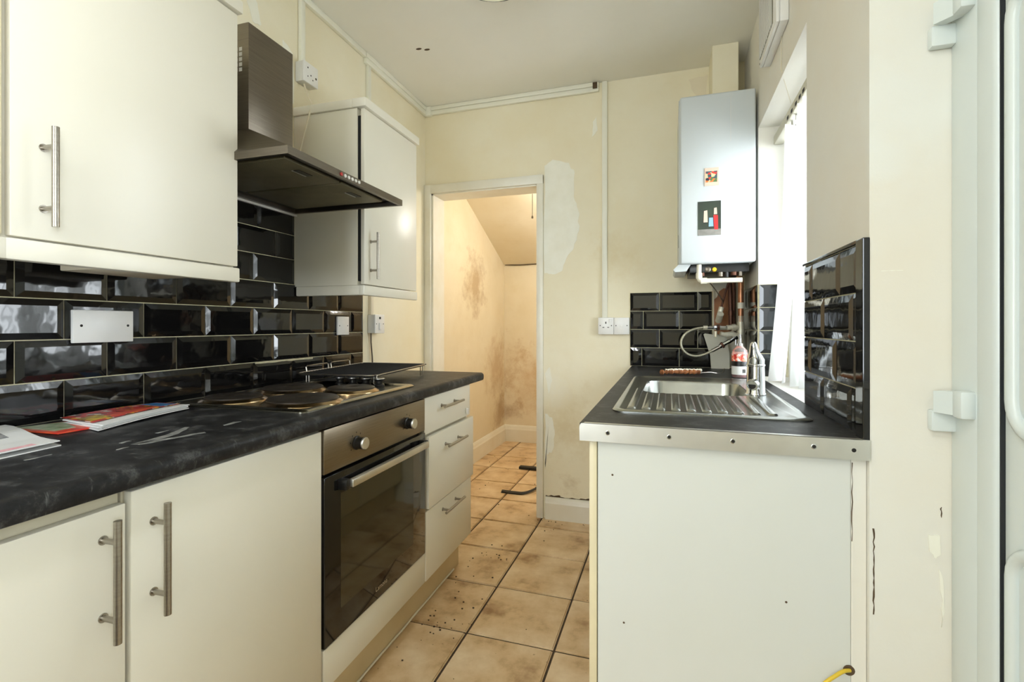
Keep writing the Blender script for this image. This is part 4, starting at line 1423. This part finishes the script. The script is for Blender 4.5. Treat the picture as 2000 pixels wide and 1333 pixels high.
cx = 0.342
pipe([(cx - .02, 2.700, 1.392), (cx - .004, 2.700, 1.388), (cx, 2.700, 1.37), (cx, 2.700, 1.30), (cx, 2.700, 1.15)], 0.0138, 'copper', 'bright copper pipe dropping from the boiler in front of the corner', fit=(((cx, 2.700, 1.232), (cx, 2.700, 1.262), .0158, 'pipe_white'), ((cx, 2.700, 1.395), (cx, 2.700, 1.412), .0160, 'brass')))
pipe([(0.30, 2.765, 1.392), (0.299, 2.765, 1.36), (0.302, 2.765, 1.25), (0.304, 2.765, 1.12)], 0.0105, 'old_copper', 'dark tarnished pipe behind the bright copper pipe', fit=(((0.303, 2.765, 1.20), (0.3035, 2.765, 1.225), .013, 'old_copper'),))
pipe([(0.322, 2.800, 1.392), (0.322, 2.800, 1.25), (0.322, 2.800, 1.10)], 0.009, 'old_copper', 'thin dark pipe close to the back wall under the boiler')
pipe([(0.292, 2.710, 1.392), (0.285, 2.710, 1.36), (0.268, 2.710, 1.30), (0.252, 2.705, 1.235)], 0.005, 'old_copper', 'slanting thin pipe running down to the limed valve', fit=(((0.2535, 2.705, 1.240), (0.238, 2.700, 1.178), .0125, 'brass'), ((0.244, 2.652, 1.205), (0.238, 2.700, 1.170), .0155, 'brass')))
pipe([(0.130, 2.700, 1.390), (0.18, 2.620, 1.37), (0.235, 2.640, 1.30), (0.262, 2.700, 1.265)], 0.0028, 'cord', 'thin brown wire slanting across behind the white waste pipe', 'sensor_wire', 'wire')

t = thing('valve_manifold', (0.31, 2.680, 1.08), 'limed brass valve cluster at the foot of the copper pipes', 'valve')
bm = new()
cyl(bm, (cx, 2.700, 1.075), (cx, 2.700, 1.165), 0.0165, 20)
cyl(bm, (cx, 2.700, 1.165), (cx, 2.700, 1.195), 0.0145, 8)
obj('valve_body', bm, 'brass', t, True)
obj('valve_body', cyl(new(), (0.275, 2.685, 1.136), (cx, 2.700, 1.138), 0.013, 18), 'brass', t, True)
obj('valve_body', cyl(new(), (0.300, 2.688, 1.136), (0.316, 2.691, 1.137), 0.018, 8), 'brass', t)
obj('coupling_nut', cyl(new(), (0.215, 2.675, 1.136), (0.275, 2.685, 1.136), 0.0115, 8), 'chrome', t)
obj('coupling_nut', cyl(new(), (0.228, 2.677, 1.136), (0.240, 2.679, 1.136), 0.016, 8), 'old_copper', t)
obj('coupling_nut', cyl(new(), (0.182, 2.672, 1.136), (0.214, 2.675, 1.136), 0.0095, 8), 'chrome', t)
obj('valve_body', tube(new(), [(cx - .004, 2.680, 1.088), (0.30, 2.665, 1.106), (0.262, 2.655, 1.102), (0.243, 2.650, 1.106)], [.014, .013, .011, .012], 14), 'brass', t, True)
obj('valve_lever', cyl(new(), (0.222, 2.660, 1.118), (0.222, 2.655, 1.088), 0.007, 12), 'brass', t, True)
obj('drain_nozzle', tube(new(), [(0.318, 2.670, 1.09), (0.300, 2.660, 1.078), (0.288, 2.655, 1.07)], [.013, .011, .010], 14), 'chrome', t, True)
obj('drain_nozzle', cyl(new(), (0.314, 2.660, 1.078), (0.314, 2.660, 1.05), .004, 12), 'chrome', t, True)

t = thing('filling_loop', (0.15, 2.660, 0.99), 'braided silver filling hose looping left below the boiler valves', 'hose')
hp = smooth_path([(0.172, 2.671, 1.137), (0.150, 2.670, 1.135), (0.110, 2.665, 1.124), (0.075, 2.660, 1.100), (0.058, 2.655, 1.065), (0.064, 2.652, 1.030), (0.090, 2.650, 1.002), (0.130, 2.650, 0.992), (0.172, 2.650, 1.003), (0.210, 2.652, 1.023), (0.232, 2.653, 1.036)], 6)
obj('hose_run', tube(new(), hp, 0.0062, 14), 'braid', t, True)
obj('end_nut', cyl(new(), (0.185, 2.672, 1.1365), (0.165, 2.671, 1.137), 0.0095, 8), 'brass', t)
obj('end_nut', cyl(new(), (0.205, 2.652, 1.020), (0.245, 2.654, 1.043), 0.0085, 12), 'steel', t, True)
obj('end_nut', cyl(new(), (0.240, 2.654, 1.041), (0.288, 2.655, 1.070), 0.0105, 8), 'chrome', t)
obj('end_nut', cyl(new(), (0.248, 2.654, 1.046), (0.258, 2.654, 1.052), 0.0155, 8), 'old_copper', t)

# boards behind the pipes
t = obj('pipe_boxing_board', prism(new(), [(0.172, 2.775, 1.10), (0.180, 2.775, 1.105), (0.284, 2.775, 1.09), (0.299, 2.775, 1.00), (0.299, 2.775, WTR + .001), (0.210, 2.775, WTR + .001), (0.205, 2.775, 0.99)], (0, .008, 0)), 'board')
tag(t, 'torn pale board leaning behind the braided hose on the sink worktop', 'board')
bm = prism(new(), [(0.228, 2.825, 1.10), (0.228, 2.825, 1.285), (0.245, 2.825, 1.30), (0.255, 2.825, 1.33), (0.275, 2.825, 1.345), (0.30, 2.825, 1.34), (0.31, 2.825, 1.30), (0.31, 2.825, 1.10)], (0, YB - 2.825 - .0005, 0))
t = tag(obj('exposed_timber', bm, 'wood'), 'brown exposed timber behind the boiler pipes', 'timber')
bm = box(new(), 0.2225, 0.32, YB - .012, YB - .0005, 1.335, 1.43)
tag(obj('wall_board', bm, 'board'), 'pale grey board on the wall just under the boiler', 'board')
bm = box(new(), 0.2225, 0.2275, YB - .030, YB - .0005, WTR + .002, 1.334)
tag(obj('tile_edge_batten', bm, 'cable'), 'narrow cream batten along the right edge of the back tiles', 'batten')

# ---- vertical blind
RZ0, RZ1 = 1.945, 1.985
t = thing('vertical_blind', (0.455, 2.02, WTR), 'white vertical blind hanging in the window over the sink', 'blind')
bx('headrail', 'board', t, 0.440, 0.478, WY0 + .004, WY1 - .006, RZ0, RZ1, 0.004)
random.seed(11)


def slat(y, ang, z1, drift, w=0.089):
    bm = new()
    rows = []
    n = 14
    for i in range(n + 1):
        f = i / n
        z = z1 + (WTR + .014 - z1) * f
        dx, dy = drift(f)
        cx_, cy_ = 0.458 + dx, y + dy
        ux, uy = math.sin(ang), math.cos(ang)
        nx, ny = uy, -ux
        row = []
        for s, b in ((-.5, 0), (-.25, .004), (0, .006), (.25, .004), (.5, 0)):
            row.append((cx_ + ux * w * s + nx * b, cy_ + uy * w * s + ny * b, z))
        rows.append(row)
    th = 0.0006
    front = [[bm.verts.new(p) for p in r] for r in rows]
    for i in range(n):
        for k in range(4):
            bm.faces.new((front[i][k], front[i][k + 1], front[i + 1][k + 1], front[i + 1][k]))
    bmesh.ops.solidify(bm, geom=bm.faces[:], thickness=th)
    return obj('slat', bm, 'blind', t, True)


ys = [1.665, 1.735, 1.80, 1.86, 1.915, 1.965, 2.02, 2.085, 2.15]
for i, y in enumerate(ys):
    k = max(0, i - 4) / 4.0
    drift = (lambda kk: (lambda f: (-0.055 * kk * max(0, f - .25) ** 1.6 * 1.5 - 0.012 * f, 0.03 * kk * math.sin(f * 2.2) - 0.05 * kk * f * f)))(k)
    s = slat(y, math.radians(30 + 22 * math.sin(i * 1.7)), RZ0 - .022, drift)
    obj('carrier', cyl(new(), (0.458, y, RZ0 - .024), (0.458, y, RZ0 + .001), 0.006, 10), 'chrome', t, True)
    bx('track_slot', 'hole', t, 0.4388, 0.4402, y - .012, y + .012, RZ0 + .006, RZ0 + .018)
t = thing('blind_cord', (0.424, 1.93, 1.95), 'thin pull string hanging from the wall fan to the blind rail', 'cord')
obj('string', tube(new(), [(0.374, 1.93, 2.20), (0.376, 1.94, 2.05), (0.432, 2.06, 1.975)], 0.0011, 6), 'cable', t, True)

# ---- extractor fan
t = thing('extractor_fan', (0.365, 1.99, 2.14), 'white extractor fan with a louvred grille on the wall above the blind', 'fan')
bx('housing', 'white', t, WR - 0.028, WR - .0005, 1.835, 2.150, 2.165, 2.47, 0.004)
fr = bx('front_frame', 'white', t, WR - 0.040, WR - .028, 1.835, 2.150, 2.165, 2.47, 0.004)
bx('grille_recess', 'filter', t, WR - 0.0415, WR - .0395, 1.885, 2.135, 2.19, 2.445)
for k in range(12):
    y = 1.895 + k * 0.0205
    bx('louvre', 'grey_plate', t, WR - 0.0445, WR - .041, y, y + .010, 2.19, 2.445)
plate_screw(fr, (WR - .04, 2.142, 2.178), (-1, 0, 0), .004)

# ================================================================== HALL
t = obj('light_pull_cord', tube(new(), [(-0.906, 3.30, 2.325), (-0.906, 3.30, 1.91)], 0.0022, 8), 'cord')
tag(t, 'dark pull cord hanging in the hall beyond the doorway', 'pull cord')
obj('cord_bob', lathe(new(), [(0.004, 0.02), (0.007, 0.012), (0.007, 0.002), (0, 0)], (-0.906, 3.30, 1.890), 14), 'cord', t, True)
bm = box(new(), -1.14, -0.82, 3.74, 3.79, 0.002, 0.022, 0.004)
tag(obj('black_offcut', bm, 'black_strip'), 'straight black offcut lying on the hall floor further back', 'offcut')
bp = smooth_path([(-1.09, 3.19, .006), (-1.0, 3.185, .006), (-0.93, 3.20, .006), (-0.88, 3.30, .008), (-0.86, 3.42, .010)])
bm = new()
loft(bm, [[p + Vector((-.006, -.012, -.004)), p + Vector((.006, -.012, .004)), p + Vector((.006, .012, .010)), p + Vector((-.006, .012, .010))] for p in bp])
tag(obj('curved_rubber_strip', bm, 'black_strip'), 'curved black strip on the floor just inside the doorway', 'strip')
t = thing('added_hall_bulb', (-0.50, 3.55, 2.10), 'added bare bulb lighting the hall, unseen behind the wall right of the doorway', 'light')  # unseen bulb, added to light the hall
obj('flex', cyl(new(), (-0.50, 3.55, 2.17), (-0.50, 3.55, 2.215), .004, 8), 'white', t, True)
em = NT('fill_bulb_glow')
em.set((1, 0.9, 0.75, 1))
em.b.inputs['Emission Color'].default_value = (1, 0.80, 0.55, 1)
em.b.inputs['Emission Strength'].default_value = 6
obj('fill_bulb', lathe(new(), [(0.013, 0), (0.014, -.02), (0.026, -.045), (0.030, -.065), (0.022, -.088), (0, -.096)], (-0.50, 3.55, 2.17), 24), em.m, t, True)
lp = bpy.data.lights.new('hall_fill_light', 'POINT')  # fill light that goes with the added bulb
lp.energy = 12.5
lp.color = (0.98, 0.97, 0.95)
lp.shadow_soft_size = 0.12
lo = bpy.data.objects.new('hall_fill_light', lp)
lo.location = (-0.55, 3.55, 1.92)
COL.objects.link(lo)
whl, whb = bpy.data.objects['wall_hall_left'], bpy.data.objects['wall_hall_back']
o = obj('loose_wire', tube(new(), smooth_path([(HL + .012, HB - .01, 1.745), (-1.40, HB - .012, 1.738), (-1.20, HB - .012, 1.742), (-.95, HB - .012, 1.745)]), .006, 6), 'cord', whb, True)

# floor debris
bm = new()
random.seed(5)
for (x, y, n, s) in ((-0.86, 2.30, 16, .05), (-0.86, 1.70, 22, .05), (-0.60, 2.83, 14, .12), (-0.85, 1.95, 12, .09), (-0.5, 1.85, 6, .3), (-1.3, 3.9, 12, .15), (-1.1, 3.2, 8, .2)):
    for k in range(n):
        px, py, r = x + random.gauss(0, s), y + random.gauss(0, s), random.uniform(.0012, .0035)
        if px < -0.94 and py < 2.2:
            continue
        if py > 2.82 and px > -0.76:
            py = 2.80
        box(bm, px - r, px + r, py - r * .7, py + r * .7, 0.0008, .001 + r)
o = tag(obj('floor_debris', bm, 'dirt'), 'dark crumbs and grit scattered over the beige floor tiles', 'debris')
o['kind'] = 'stuff'

# the left run is turned a little away from the corridor axis, like the wall it stands on
PIV = Matrix.Translation((WL, 1.2, 0))
ROT = PIV @ Matrix.Rotation(math.radians(0.9), 4, 'Z') @ PIV.inverted()
for o in LEFT:
    o.matrix_basis = ROT @ o.matrix_basis
